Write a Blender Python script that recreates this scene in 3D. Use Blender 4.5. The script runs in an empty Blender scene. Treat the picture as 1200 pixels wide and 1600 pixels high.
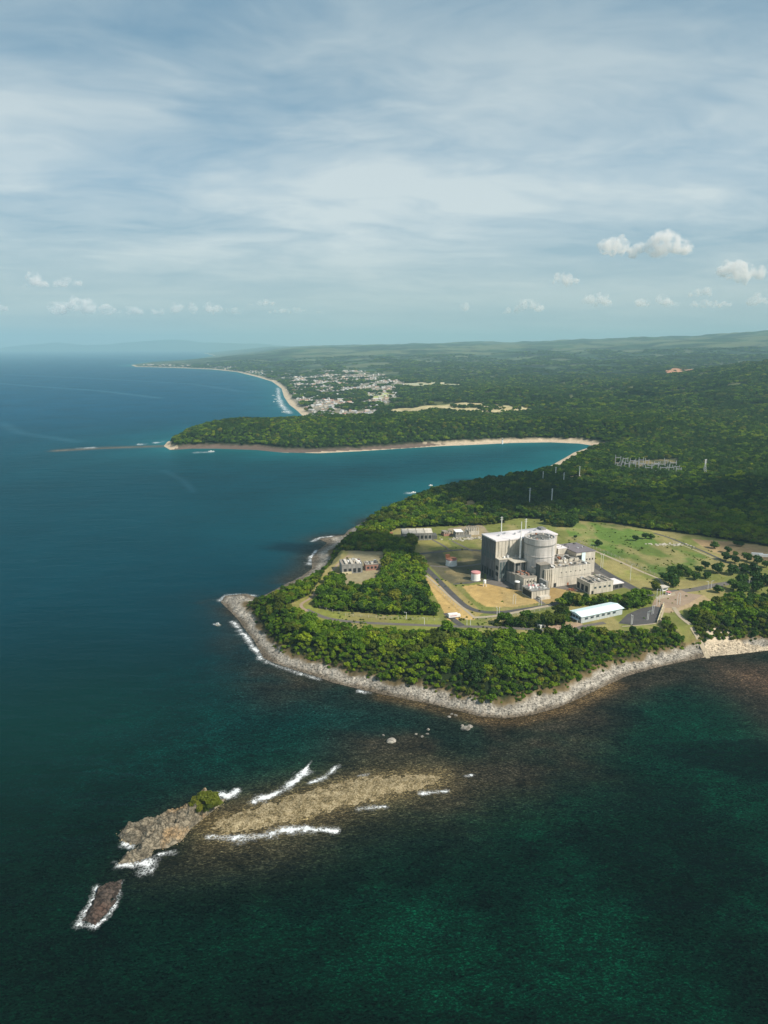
import bpy, bmesh, math, random
import numpy as np
from mathutils import Vector, Matrix
R = math.radians
random.seed(7)
rng = np.random.default_rng(11)
S = bpy.context.scene
COL = S.collection

# ------------------------------------------------------------------ camera
CAM_H, FPX = 250.0, 1110.0
PITCH = math.atan(259 / FPX)
cam = bpy.data.cameras.new("camera")
cam.sensor_fit = 'VERTICAL'
cam.sensor_height = 36.0
cam.lens = 36.0 * FPX / 1600
cam.clip_start, cam.clip_end = 1.0, 120000.0
camo = bpy.data.objects.new("camera", cam)
camo.location = (0, 0, CAM_H)
camo.rotation_euler = (math.pi / 2 - PITCH, 0, 0)
COL.objects.link(camo)
S.camera = camo

# ------------------------------------------------------------------ light, sky, exposure
SUN_EL, SUN_AZ = R(43), math.atan2(-0.55, 0.84)          # direction towards the sun in the ground plane
sun = bpy.data.lights.new("sun", 'SUN')
sun.energy, sun.angle, sun.color = 5.0, R(0.53), (1.0, 0.93, 0.82)
suno = bpy.data.objects.new("sun", sun)
sd_ = Vector((math.cos(SUN_AZ) * math.cos(SUN_EL), math.sin(SUN_AZ) * math.cos(SUN_EL), math.sin(SUN_EL)))
suno.rotation_euler = (-sd_).to_track_quat('-Z', 'Y').to_euler()
suno.location = (300, -300, 900)
COL.objects.link(suno)
S.view_settings.view_transform = 'Standard'
S.view_settings.look = 'None'
S.view_settings.exposure = 0.3
S.view_settings.gamma = 1.0
S.view_settings.use_curve_mapping = False

HAZE_DENSITY = 0.000056
HAZE_COLOR = (0.45, 0.71, 0.79, 1)


class NT:
    """small helper for writing node trees"""
    def __init__(s, nt):
        s.nt = nt
        nt.nodes.clear()

    def n(s, t, **kw):
        nd = s.nt.nodes.new(t)
        for k, v in kw.items():
            setattr(nd, k, v)
        return nd

    def put(s, sock, v):
        if hasattr(v, 'is_linked'):
            s.nt.links.new(v, sock)
        elif isinstance(v, (tuple, list)) and len(v) == 3 and sock.type == 'RGBA':
            sock.default_value = (*v, 1)
        else:
            sock.default_value = v

    def math(s, op, a, b=0.0, c=0.0, clamp=False):
        nd = s.n('ShaderNodeMath', operation=op, use_clamp=clamp)
        for i, v in enumerate((a, b, c)):
            s.put(nd.inputs[i], v)
        return nd.outputs[0]

    def vmath(s, op, a, b=(0, 0, 0)):
        nd = s.n('ShaderNodeVectorMath', operation=op)
        s.put(nd.inputs[0], a)
        s.put(nd.inputs[1], b)
        return nd.outputs[0]

    def scale(s, v, f):
        return s.vmath('MULTIPLY', v, f if isinstance(f, tuple) else (f, f, f))

    def noise(s, vec, scale, detail=3.0, rough=0.55, dist=0.0, out='Fac'):
        nd = s.n('ShaderNodeTexNoise')
        s.put(nd.inputs['Vector'], vec)
        nd.inputs['Scale'].default_value = scale
        nd.inputs['Detail'].default_value = detail
        nd.inputs['Roughness'].default_value = rough
        nd.inputs['Distortion'].default_value = dist
        return nd.outputs[out]

    def voro(s, vec, scale, feature='F1', out='Distance'):
        nd = s.n('ShaderNodeTexVoronoi', feature=feature)
        s.put(nd.inputs['Vector'], vec)
        nd.inputs['Scale'].default_value = scale
        return nd.outputs[out]

    def ramp(s, f, stops, interp='LINEAR'):
        nd = s.n('ShaderNodeValToRGB')
        s.put(nd.inputs[0], f)
        cr = nd.color_ramp
        cr.interpolation = interp
        while len(cr.elements) < len(stops):
            cr.elements.new(0.5)
        for e, (p, c) in zip(cr.elements, stops):
            e.position = p
            e.color = (c, c, c, 1) if isinstance(c, (int, float)) else (*c, 1)
        return nd.outputs[0]

    def mix(s, f, a, b, mode='MIX'):
        nd = s.n('ShaderNodeMix', data_type='RGBA', blend_type=mode)
        s.put(nd.inputs['Factor'], f)
        s.put(nd.inputs[6], a)
        s.put(nd.inputs[7], b)
        return nd.outputs[2]

    def attr(s, name, out='Color'):
        return s.n('ShaderNodeAttribute', attribute_name=name).outputs[out]

    def pos(s):
        return s.n('ShaderNodeNewGeometry').outputs['Position']

    def bump(s, h, strength=0.5, dist=1.0):
        nd = s.n('ShaderNodeBump')
        nd.inputs['Strength'].default_value = strength
        nd.inputs['Distance'].default_value = dist
        s.put(nd.inputs['Height'], h)
        return nd.outputs[0]


world = bpy.data.worlds.new("World")
S.world = world
world.use_nodes = True


def build_world():
    t = NT(world.node_tree)
    sky = t.n('ShaderNodeTexSky', sky_type='NISHITA', sun_disc=False)
    sky.sun_elevation = SUN_EL
    sky.sun_rotation = math.pi / 2 - SUN_AZ
    sky.air_density, sky.dust_density, sky.ozone_density = 1.0, 1.6, 1.0
    d = t.n('ShaderNodeTexCoord').outputs['Generated']
    sep = t.n('ShaderNodeSeparateXYZ')
    t.put(sep.inputs[0], d)
    z = sep.outputs[2]
    zz = t.math('ADD', t.math('MAXIMUM', z, 0.0), 0.10)
    cmb = t.n('ShaderNodeCombineXYZ')
    t.put(cmb.inputs[0], t.math('DIVIDE', sep.outputs[0], zz))
    t.put(cmb.inputs[1], t.math('DIVIDE', sep.outputs[1], zz))
    mp = t.n('ShaderNodeMapping')
    t.put(mp.inputs[0], cmb.outputs[0])
    mp.inputs['Rotation'].default_value = (0, 0, R(-24))
    mp.inputs['Location'].default_value = (0.35, 0.9, 0)
    mp.inputs['Scale'].default_value = (0.72, 0.9, 1)
    warp = t.noise(mp.outputs[0], 0.9, 3, out='Color')
    p = t.vmath('ADD', mp.outputs[0], t.scale(t.vmath('SUBTRACT', warp, (0.5, 0.5, 0.5)), 0.75))
    big = t.noise(p, 0.85, 5, 0.60, 0.1)
    fine = t.noise(t.scale(p, (1.0, 1.45, 1)), 2.1, 6, 0.62, 0.4)
    f = t.math('ADD', t.math('MULTIPLY', big, 0.74), t.math('MULTIPLY', fine, 0.26))
    cir = t.ramp(f, [(0.37, 0.0), (0.47, 0.40), (0.585, 1.0)])
    blue = t.ramp(z, [(0.0, (0.42, 0.53, 0.56)), (0.07, (0.39, 0.51, 0.56)), (0.20, (0.275, 0.435, 0.57)), (0.34, (0.155, 0.305, 0.44)), (0.6, (0.10, 0.22, 0.38))])
    white = t.ramp(z, [(0.0, (0.45, 0.55, 0.57)), (0.06, (0.53, 0.62, 0.63)), (0.14, (0.68, 0.75, 0.76)), (0.22, (0.64, 0.72, 0.74)), (0.38, (0.42, 0.53, 0.59)), (0.8, (0.40, 0.45, 0.5))])
    col = t.mix(cir, blue, white)
    col = t.mix(0.12, t.scale(col, 10.0), sky.outputs[0])
    bg = t.n('ShaderNodeBackground')
    t.put(bg.inputs[0], t.scale(col, 1.04))
    bg.inputs[1].default_value = 0.083
    out = t.n('ShaderNodeOutputWorld')
    t.nt.links.new(bg.outputs[0], out.inputs[0])


build_world()


# ------------------------------------------------------------------ ground coordinates
CP, SP = math.cos(PITCH), math.sin(PITCH)


def at(px, py, z=0.0):
    """the point of the level z that lies along a direction given by the survey photo"""
    u, v = (px - 600) / FPX, (800 - py) / FPX
    dx, dy, dz = u, CP + SP * v, -SP + CP * v
    t = (z - CAM_H) / dz
    return (t * dx, t * dy)


def poly(pts, z=0.0):
    return np.array([at(x, y, z) for x, y in pts])


def hash2(ix, iy, seed):
    h = np.sin(ix * 127.1 + iy * 311.7 + seed * 74.7) * 43758.5453
    return h - np.floor(h)


def vnoise(x, y, seed=0):
    ix, iy = np.floor(x), np.floor(y)
    fx, fy = x - ix, y - iy
    fx, fy = fx * fx * (3 - 2 * fx), fy * fy * (3 - 2 * fy)
    a, b = hash2(ix, iy, seed), hash2(ix + 1, iy, seed)
    c, d = hash2(ix, iy + 1, seed), hash2(ix + 1, iy + 1, seed)
    return (a * (1 - fx) + b * fx) * (1 - fy) + (c * (1 - fx) + d * fx) * fy


def fbm(x, y, oct=4, seed=0):
    s, a, t = 0, 1.0, 0
    for i in range(oct):
        s = s + a * vnoise(x * 2 ** i + 17.3 * i, y * 2 ** i - 9.1 * i, seed + i)
        t += a
        a *= 0.5
    return s / t


def sstep(a, b, x):
    t = np.clip((x - a) / (b - a), 0, 1)
    return t * t * (3 - 2 * t)


def inside(P, X, Y):
    r = np.zeros(X.shape, bool)
    n = len(P)
    for i in range(n):
        x1, y1 = P[i]
        x2, y2 = P[(i + 1) % n]
        if y1 == y2:
            continue
        c = ((y1 > Y) != (y2 > Y)) & (X < (x2 - x1) * (Y - y1) / (y2 - y1) + x1)
        r ^= c
    return r


def line_dist(P, X, Y, closed=False):
    m = np.full(X.shape, 1e12)
    n = len(P)
    for i in range(n if closed else n - 1):
        x1, y1 = P[i]
        x2, y2 = P[(i + 1) % n]
        dx, dy = x2 - x1, y2 - y1
        L = dx * dx + dy * dy + 1e-9
        t = np.clip(((X - x1) * dx + (Y - y1) * dy) / L, 0, 1)
        m = np.minimum(m, (X - x1 - t * dx) ** 2 + (Y - y1 - t * dy) ** 2)
    return np.sqrt(m)


COAST_PX = [(1200, 1016), (1150, 1022), (1105, 1026), (1060, 1035), (1020, 1044), (980, 1056), (940, 1074), (905, 1091),
            (870, 1106), (830, 1117), (790, 1122), (750, 1119), (715, 1110), (680, 1101), (640, 1093), (600, 1085),
            (560, 1076), (520, 1066), (490, 1055), (460, 1046), (430, 1036), (412, 1028), (405, 1015), (397, 1000),
            (384, 985), (374, 970), (360, 955), (345, 941), (352, 931), (385, 928), (402, 934), (418, 928), (440, 916),
            (470, 902), (488, 888), (487, 872), (497, 860), (512, 848), (498, 842), (522, 838), (538, 836), (545, 828),
            (560, 820), (580, 809), (610, 796), (640, 784), (670, 774), (700, 768), (740, 758), (790, 747), (830, 738),
            (860, 728), (882, 716), (897, 707), (915, 701), (937, 698), (905, 693), (860, 691), (800, 692), (740, 695),
            (690, 697), (640, 700), (560, 705), (500, 708), (440, 707), (400, 703), (340, 701), (300, 701), (266, 703),
            (256, 697), (262, 690), (300, 682), (340, 676), (400, 668), (450, 660), (474, 651), (465, 642), (452, 632),
            (444, 620), (440, 607), (425, 596), (400, 588.5), (370, 581), (330, 577), (270, 574.5), (212, 573), (205, 570.5),
            (235, 566), (300, 562), (335, 556), (318, 551.5)]
COAST = np.vstack([poly(COAST_PX), [(-9000, 60000), (60000, 60000), (60000, -500), (1400, 300), (620, 415)]])


FAR_TIP = poly([(258, 695), (310, 688)])
WEST_ROCKS = poly([(404, 936), (428, 926), (452, 908), (488, 878), (505, 856), (530, 838)])


def coast_sd(X, Y):
    d = line_dist(COAST, X, Y, True)
    d = d * (1 + .9 * np.exp(-(line_dist(FAR_TIP, X, Y) / 130) ** 2))
    d = d * (1 - .58 * np.exp(-(line_dist(WEST_ROCKS, X, Y) / 34) ** 2))     # the broad rock shelf of the west point
    return np.where(inside(COAST, X, Y), d, -d)


def chunked(f, X, Y, n=60000):
    X, Y = np.ravel(X), np.ravel(Y)
    return np.concatenate([f(X[i:i + n], Y[i:i + n]) for i in range(0, len(X), n)])


RAMP_X = [-0.3, -0.22, -0.135, 0, 0.18, 0.36, 0.54, 0.9]
RAMP_Z = [40, 120, 185, 232, 285, 385, 470, 540]
PZ = 16.0


def elevation(X, Y, sd):
    r = np.hypot(X, Y)
    az = X / np.maximum(Y, 1)
    w = fbm(X / 14, Y / 14, 3, 5)
    sdn = sd + np.where(sd > 0, (w - 0.5) * 7 * sstep(2, 12, sd), (w - .5) * 8 * sstep(0, -20, sd))
    near = np.interp(sdn, [-250, -60, -15, 0, 5, 10.5, 15, 30], [-22, -7, -1.5, 0, 1.4, 3.0, 6.5, PZ])
    far = np.interp(sdn, [-400, -100, 0, 26, 34, 60, 130], [-22, -6, 0, 2.5, 7, 9, 12])
    k = sstep(1150, 1500, r)
    z = near * (1 - k) + far * k
    # rough rock on the open shore
    rk = (1 - k) * sstep(0.5, 4, sd) * (1 - sstep(16, 26, sd))
    z = z + rk * (fbm(X / 3.0, Y / 3.0, 3, 9) - 0.42) * 2.6
    # headland across the bay
    m = np.exp(-((Y - 2000) / 260) ** 2) * (1 - sstep(700, 1100, X))
    z = z + m * sstep(10, 150, sd) * (30 + 16 * (fbm(X / 160, Y / 160, 3, 2) - .5))
    # rolling land
    inl = sstep(60, 900, sd) * sstep(1250, 2600, r)
    z = z + inl * (38 * fbm(X / 620, Y / 620, 4, 3) + 18 * sstep(0.25, 0.5, az))
    rid = sstep(0.33, 0.62, az + 0.05 * (fbm(X / 500, Y / 500, 3, 4) - .5)) * np.exp(-((r - 4500) / 1150) ** 2)
    z = z + rid * (150 + 70 * (fbm(X / 420, Y / 420, 4, 6) - .5))
    up = sstep(5200, 15500, r) * sstep(0, 2500, sd)
    z = z + up * np.interp(az, RAMP_X, RAMP_Z) * (0.72 + 0.4 * fbm(X / 2300, Y / 1500, 5, 8))
    z = z + sstep(300, 1500, sd) * sstep(3000, 5500, r) * 44 * (fbm(X / 330, Y / 330, 3, 14) - .4)
    z = z + sstep(120, 500, sd) * sstep(1350, 2300, r) * (1 - sstep(5000, 8000, r)) * 30 * np.abs(fbm(X / 270, Y / 270, 3, 15) - .5) * 2
    mid = sstep(60, 1500, sd) * sstep(4500, 7500, r) * 75 * (fbm(X / 1500, Y / 700, 5, 12) - 0.35)
    return z + np.maximum(mid, 0)


# ------------------------------------------------------------------ land cover (areas of the plant, z = plateau)
def ppoly(pts):
    return poly(pts, PZ)


# each clearing: (outline, colour) ; no trees stand inside
DRY, GRS, YEL, TAN = (0.33, 0.225, 0.085), (0.075, 0.115, 0.022), (0.165, 0.150, 0.042), (0.30, 0.235, 0.14)
CLEAR = [
    (ppoly([(440, 950), (468, 962), (486, 957), (497, 938), (508, 912), (530, 884), (545, 868), (530, 858), (514, 878), (499, 908), (482, 930)]), YEL),
    (ppoly([(512, 880), (530, 858), (548, 862), (546, 905), (520, 905)]), (0.17, 0.16, 0.05)),
    (ppoly([(544, 860), (602, 862), (600, 892), (592, 910), (560, 920), (536, 918)]), (0.20, 0.17, 0.10)),
    (ppoly([(476, 946), (520, 954), (600, 960), (700, 962), (760, 966), (860, 972), (905, 972), (912, 996), (860, 1000), (760, 996), (700, 993), (560, 989), (510, 982), (470, 966)]), (0.15, 0.16, 0.035)),
    (ppoly([(596, 838), (620, 826), (700, 822), (745, 815), (800, 810), (880, 812), (960, 818), (1020, 828), (1090, 836), (1290, 868), (1290, 926), (1200, 936), (1130, 940), (1095, 950), (1072, 966),
            (1112, 1000), (1092, 1000), (1040, 972), (1034, 984), (975, 990), (900, 990), (850, 990), (760, 985), (700, 988), (690, 972), (672, 940), (660, 905), (668, 896), (645, 868), (650, 846), (610, 846)]), (0.115, 0.125, 0.032)),
    (ppoly([(650, 846), (672, 840), (692, 853), (662, 858)]), (0.20, 0.18, 0.055)),
    (ppoly([(674, 842), (700, 845), (706, 855), (692, 856)]), (0.19, 0.175, 0.05)),
    (ppoly([(704, 840), (760, 838), (760, 846), (715, 852)]), (0.14, 0.14, 0.04)),
    (ppoly([(655, 862), (700, 858), (755, 858), (757, 905), (735, 912), (700, 912), (672, 885)]), (0.075, 0.068, 0.040)),
    (ppoly([(690, 860), (735, 857), (740, 872), (700, 880)]), (0.13, 0.12, 0.038)),
    (ppoly([(664, 904), (680, 900), (738, 955), (742, 968), (700, 970), (690, 950)]), DRY),
    (ppoly([(668, 898), (700, 908), (755, 958), (742, 966), (700, 925)]), (0.19, 0.155, 0.055)),
    (ppoly([(722, 916), (756, 912), (815, 917), (846, 941), (800, 949), (760, 948), (742, 938)]), DRY),
    (ppoly([(826, 926), (862, 918), (890, 916), (880, 930), (868, 940), (852, 944)]), (0.26, 0.18, 0.075)),
    (ppoly([(878, 816), (950, 818), (1010, 832), (1030, 850), (1000, 862), (960, 862), (930, 855), (890, 838)]), (0.082, 0.132, 0.024)),
    (ppoly([(930, 862), (1030, 852), (1095, 866), (1120, 880), (1060, 886), (1030, 898)]), (0.070, 0.106, 0.022)),
    (ppoly([(955, 872), (1030, 850), (1090, 866), (1060, 875), (1000, 882)]), (0.085, 0.115, 0.025)),
    (ppoly([(926, 866), (1020, 908), (1005, 915), (940, 893)]), (0.165, 0.165, 0.045)),
    (ppoly([(1080, 842), (1140, 846), (1300, 868), (1300, 890), (1160, 874), (1110, 862)]), (0.21, 0.145, 0.075)),
    (ppoly([(700, 826), (752, 818), (764, 832), (752, 840), (702, 838)]), (0.22, 0.18, 0.12)),
    (ppoly([(1010, 950), (1036, 945), (1100, 930), (1110, 938), (1060, 955), (1045, 958)]), (0.27, 0.20, 0.12)),
]
PINK = (0.30, 0.21, 0.15)
CLEAR.append((ppoly([(855, 972), (905, 972), (915, 980), (880, 988), (850, 985)]), PINK))
WOODS_IN = [ppoly([(768, 978), (790, 972), (850, 966), (884, 960), (886, 976), (850, 982)]),
            ppoly([(700, 822), (724, 812), (770, 808), (800, 811), (792, 818), (740, 822)]), ppoly([(845, 818), (880, 812), (905, 818), (890, 826)]),
            ppoly([(872, 950), (882, 938), (905, 938), (960, 940), (975, 944), (970, 949), (892, 947)]),
            ppoly([(985, 932), (1010, 930), (1018, 942), (1000, 950), (980, 955), (975, 944)])]
FAR_FIELDS = [(poly([(606, 634), (700, 633), (800, 637), (838, 643), (760, 647), (700, 647), (640, 644)], 32), (0.36, 0.31, 0.17)),
              (poly([(600, 604), (690, 602), (760, 603), (755, 607), (640, 609)], 25), (0.30, 0.30, 0.2)),
              (poly([(570, 618), (612, 616), (616, 622), (585, 626)], 20), (0.28, 0.31, 0.12)),
              (poly([(1035, 583), (1075, 578), (1085, 585), (1050, 590)], 60), (0.36, 0.17, 0.10)),
              (poly([(902, 602), (945, 602), (945, 607), (900, 606)], 40), (0.36, 0.28, 0.17)),
              (poly([(960, 717), (1060, 712), (1062, 722), (1000, 727), (960, 722)], 20), (0.05, 0.055, 0.025)),
              (poly([(880, 742), (915, 738), (930, 745), (890, 748)], 18), (0.20, 0.15, 0.10)),
              (poly([(715, 786), (738, 780), (748, 793), (722, 796)], 17), (0.27, 0.20, 0.09)),
              (poly([(735, 800), (760, 797), (768, 810), (742, 812)], 17), (0.24, 0.20, 0.07))]
TOWN = poly([(452, 592), (520, 583), (600, 590), (640, 612), (600, 640), (570, 660), (520, 660), (478, 652), (458, 634), (446, 612)], 10)


def in_clear(X, Y):
    c = np.zeros(X.shape, bool)
    for P, _ in CLEAR:
        c |= inside(P, X, Y)
    ff = fbm(X / 42, Y / 95, 3, 69) > .33
    for P, _ in FAR_FIELDS:
        c |= inside(P, X, Y) & ff
    for P in WOODS_IN:
        c &= ~inside(P, X, Y)
    return c


def cover_color(X, Y, sd, z):
    r = np.hypot(X, Y)
    n = X.shape[0]
    C = np.empty((n, 3))
    f1 = fbm(X / 60, Y / 60, 4, 21)[:, None]
    f2 = fbm(X / 420, Y / 260, 4, 22)[:, None]
    C[:] = np.array((0.014, 0.022, 0.007)) * (0.6 + 0.9 * f1)
    # far land: patchwork of woods, scrub and paler fields
    k = sstep(3800, 6000, r)[:, None]
    f3 = fbm(X / 130, Y / 200, 4, 26)[:, None]
    farc = np.array((0.024, 0.050, 0.018)) * np.clip(0.1 + 1.0 * f2 + 2.6 * (f3 - .45), .15, 3)
    fld = sstep(0.53, 0.60, fbm(X / 520, Y / 260, 5, 23))[:, None]
    farc = farc * (1 - fld * 0.6) + np.array((0.16, 0.17, 0.085)) * fld * 0.6
    gp = (1.0 * (r > 2350) * sstep(.60, .70, fbm(X / 55, Y / 55, 3, 72) + .35 * (fbm(X / 420, Y / 420, 3, 73) - .5)) * sstep(1250, 1400, r))[:, None]
    C = C * (1 - gp) + np.array((0.10, 0.11, 0.04)) * (0.6 + .7 * f1) * gp
    C = C * (1 - k) + farc * k
    tn = inside(TOWN, X, Y)[:, None] * sstep(0.35, 0.6, fbm(X / 120, Y / 120, 3, 25))[:, None]
    C = C * (1 - tn) + np.array((0.24, 0.21, 0.16)) * tn
    dry = sstep(.46, .66, fbm(X / 24, Y / 40, 4, 27))[:, None]
    wn = (0.55 + 0.85 * fbm(X / 11, Y / 11, 3, 28))[:, None]
    for P, c in FAR_FIELDS + CLEAR:
        m = inside(P, X, Y)
        C[m] = (np.array(c) * (1 - .55 * dry[m]) + np.array((0.24, 0.185, 0.085)) * .55 * dry[m]) * (0.60 + 0.55 * f1[m] + .45 * wn[m])
    # grass and brush at the top of the shore, bare rock or sand below
    kn = sstep(1150, 1500, r)
    wob = (fbm(X / 9, Y / 9, 3, 31) - .5) * 7 + (fbm(X / 34, Y / 34, 2, 36) - .5) * 9
    rock = (1 - sstep(9.5, 13, sd + wob)) * (1 - kn)
    tone = fbm(X / 5, Y / 5, 3, 33)  # random tone of the bare rock and sand
    rc = np.array((0.43, 0.39, 0.325))[None] * (0.5 + 0.65 * tone[:, None]) * (0.68 + 0.5 * fbm(X / 22, Y / 22, 3, 37))[:, None]
    brush = ((1 - sstep(13, 18, sd + wob)) * (1 - kn))[:, None]
    C = C * (1 - brush * .75) + np.array((0.17, 0.12, 0.06)) * brush * .75
    C = C * (1 - rock[:, None]) + rc * rock[:, None]
    wet = ((1 - sstep(1.2, 5.5, sd + wob * .5)) * (1 - kn))[:, None]
    C = C * (1 - wet * 0.72) + np.array((0.085, 0.056, 0.028)) * wet * 0.72
    sand = ((1 - sstep(26, 36, sd + wob * 1.2)) * kn)[:, None]
    sc = np.array((0.50, 0.40, 0.28))[None] * (0.75 + 0.4 * tone[:, None])
    # dark rock flat below the far headland
    fl = inside(poly([(262, 704), (300, 697), (420, 699), (580, 698), (700, 695), (640, 700), (560, 704), (470, 708), (330, 704)]), X, Y)[:, None] * 1.0
    sc = sc * (1 - fl) + np.array((0.13, 0.095, 0.075)) * fl
    C = C * (1 - sand) + sc * sand
    cove = inside(poly([(1098, 1030), (1104, 1000), (1120, 996), (1150, 1008), (1210, 1012), (1210, 1022), (1140, 1026)], 1), X, Y)
    C[cove] = np.array((0.52, 0.43, 0.31)) * (0.8 + 0.3 * tone[cove][:, None])
    return np.clip(C, 0.002, 0.8), np.clip(rock, 0, 1)


# ------------------------------------------------------------------ materials
def new_mat(name):
    m = bpy.data.materials.new(name)
    m.use_nodes = True
    t = NT(m.node_tree)
    return m, t


def finish(t, col, rough=0.9, normal=None, metallic=0.0, spec=0.3, extra=None):
    b = t.n('ShaderNodeBsdfPrincipled')
    t.put(b.inputs['Base Color'], col)
    t.put(b.inputs['Roughness'], rough)
    t.put(b.inputs['Metallic'], metallic)
    b.inputs['Specular IOR Level'].default_value = spec
    if normal is not None:
        t.put(b.inputs['Normal'], normal)
    for k, v in (extra or {}).items():
        t.put(b.inputs[k], v)
    o = t.n('ShaderNodeOutputMaterial')
    t.nt.links.new(b.outputs[0], o.inputs[0])
    return b


def mat_plain(name, c, rough=0.7, metallic=0.0, var=0.25, scale=0.6):
    m, t = new_mat(name)
    p = t.n('ShaderNodeTexCoord').outputs['Object']
    n = t.noise(p, scale, 4)
    f = t.math('ADD', t.math('MULTIPLY', n, 2 * var), 1 - var)
    col = t.mix(1.0, c, t.n('ShaderNodeCombineColor').outputs[0], 'MIX')
    mul = t.n('ShaderNodeVectorMath', operation='SCALE')
    t.put(mul.inputs[0], c)
    t.put(mul.inputs['Scale'], f)
    finish(t, mul.outputs[0], rough, metallic=metallic)
    return m


def mat_concrete(name, c, stain=0.5, panel=(6.0, 3.6)):
    """board-marked concrete with run-down stains, old patches and panel joints"""
    m, t = new_mat(name)
    p = t.n('ShaderNodeTexCoord').outputs['Object']
    streak = t.noise(t.scale(p, (0.55, 0.55, 0.045)), 1.0, 5, 0.65)
    patch = t.noise(p, 0.09, 4, 0.6)
    fine = t.noise(p, 0.9, 4, 0.6)
    s = t.ramp(streak, [(0.40, 1.0), (0.62, 0.0)])
    s2 = t.ramp(patch, [(0.42, 0.0), (0.68, 1.0)])
    k = t.math('MULTIPLY', t.math('ADD', t.math('MULTIPLY', s, 0.75), t.math('MULTIPLY', s2, 0.5)), stain * 1.15, clamp=True)
    dark = tuple(v * q for v, q in zip(c, (0.42, 0.43, 0.42)))
    col = t.mix(k, c, dark)
    col = t.mix(t.math('MULTIPLY', fine, 0.3), col, tuple(min(1, v * 1.25) for v in c))
    sx = t.n('ShaderNodeSeparateXYZ')
    t.put(sx.inputs[0], p)
    hz = t.math('ABSOLUTE', t.math('SUBTRACT', t.math('FRACT', t.math('DIVIDE', sx.outputs[2], panel[1])), 0.5))
    hx = t.math('ABSOLUTE', t.math('SUBTRACT', t.math('FRACT', t.math('DIVIDE', t.math('ADD', sx.outputs[0], sx.outputs[1]), panel[0])), 0.5))
    j = t.math('MAXIMUM', t.math('GREATER_THAN', hz, 0.47), t.math('GREATER_THAN', hx, 0.485))
    col = t.mix(t.math('MULTIPLY', j, 0.35), col, tuple(v * 0.5 for v in c))
    finish(t, col, 0.92, t.bump(fine, 0.3, 0.2), spec=0.2)
    return m


def mat_ground():
    m, t = new_mat("ground_cover")
    p = t.pos()
    c = t.attr("cover")
    rk = t.attr("rock", 'Fac')
    n1 = t.noise(p, 0.16, 5, 0.62)
    n2 = t.noise(p, 0.9, 3, 0.6)
    nf = t.noise(p, 0.012, 6, 0.7)
    f = t.math('ADD', t.math('MULTIPLY', n1, 0.9), t.math('MULTIPLY', n2, 0.5))
    f = t.math('ADD', f, t.math('MULTIPLY', nf, 0.5))
    f = t.math('ADD', f, 0.05)
    mul = t.n('ShaderNodeVectorMath', operation='SCALE')
    t.put(mul.inputs[0], c)
    t.put(mul.inputs['Scale'], f)
    v = t.voro(p, 0.75)
    vc = t.voro(p, 0.75, out='Color')
    sepc = t.n('ShaderNodeSeparateColor')
    t.put(sepc.inputs[0], vc)
    stone = t.math('ADD', t.math('MULTIPLY', sepc.outputs[0], 0.6), 0.62)
    crack = t.ramp(v, [(0.55, 1.0), (0.85, 0.30)])
    stone = t.math('MULTIPLY', stone, crack)
    mul2 = t.n('ShaderNodeVectorMath', operation='SCALE')
    t.put(mul2.inputs[0], mul.outputs[0])
    t.put(mul2.inputs['Scale'], stone)
    col = t.mix(rk, mul.outputs[0], mul2.outputs[0])
    h = t.math('ADD', t.math('MULTIPLY', v, t.math('MULTIPLY', rk, -1.0)), t.math('MULTIPLY', n2, 0.6))
    finish(t, col, 0.95, t.bump(h, 0.6, 0.8), spec=0.1)
    return m


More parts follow.
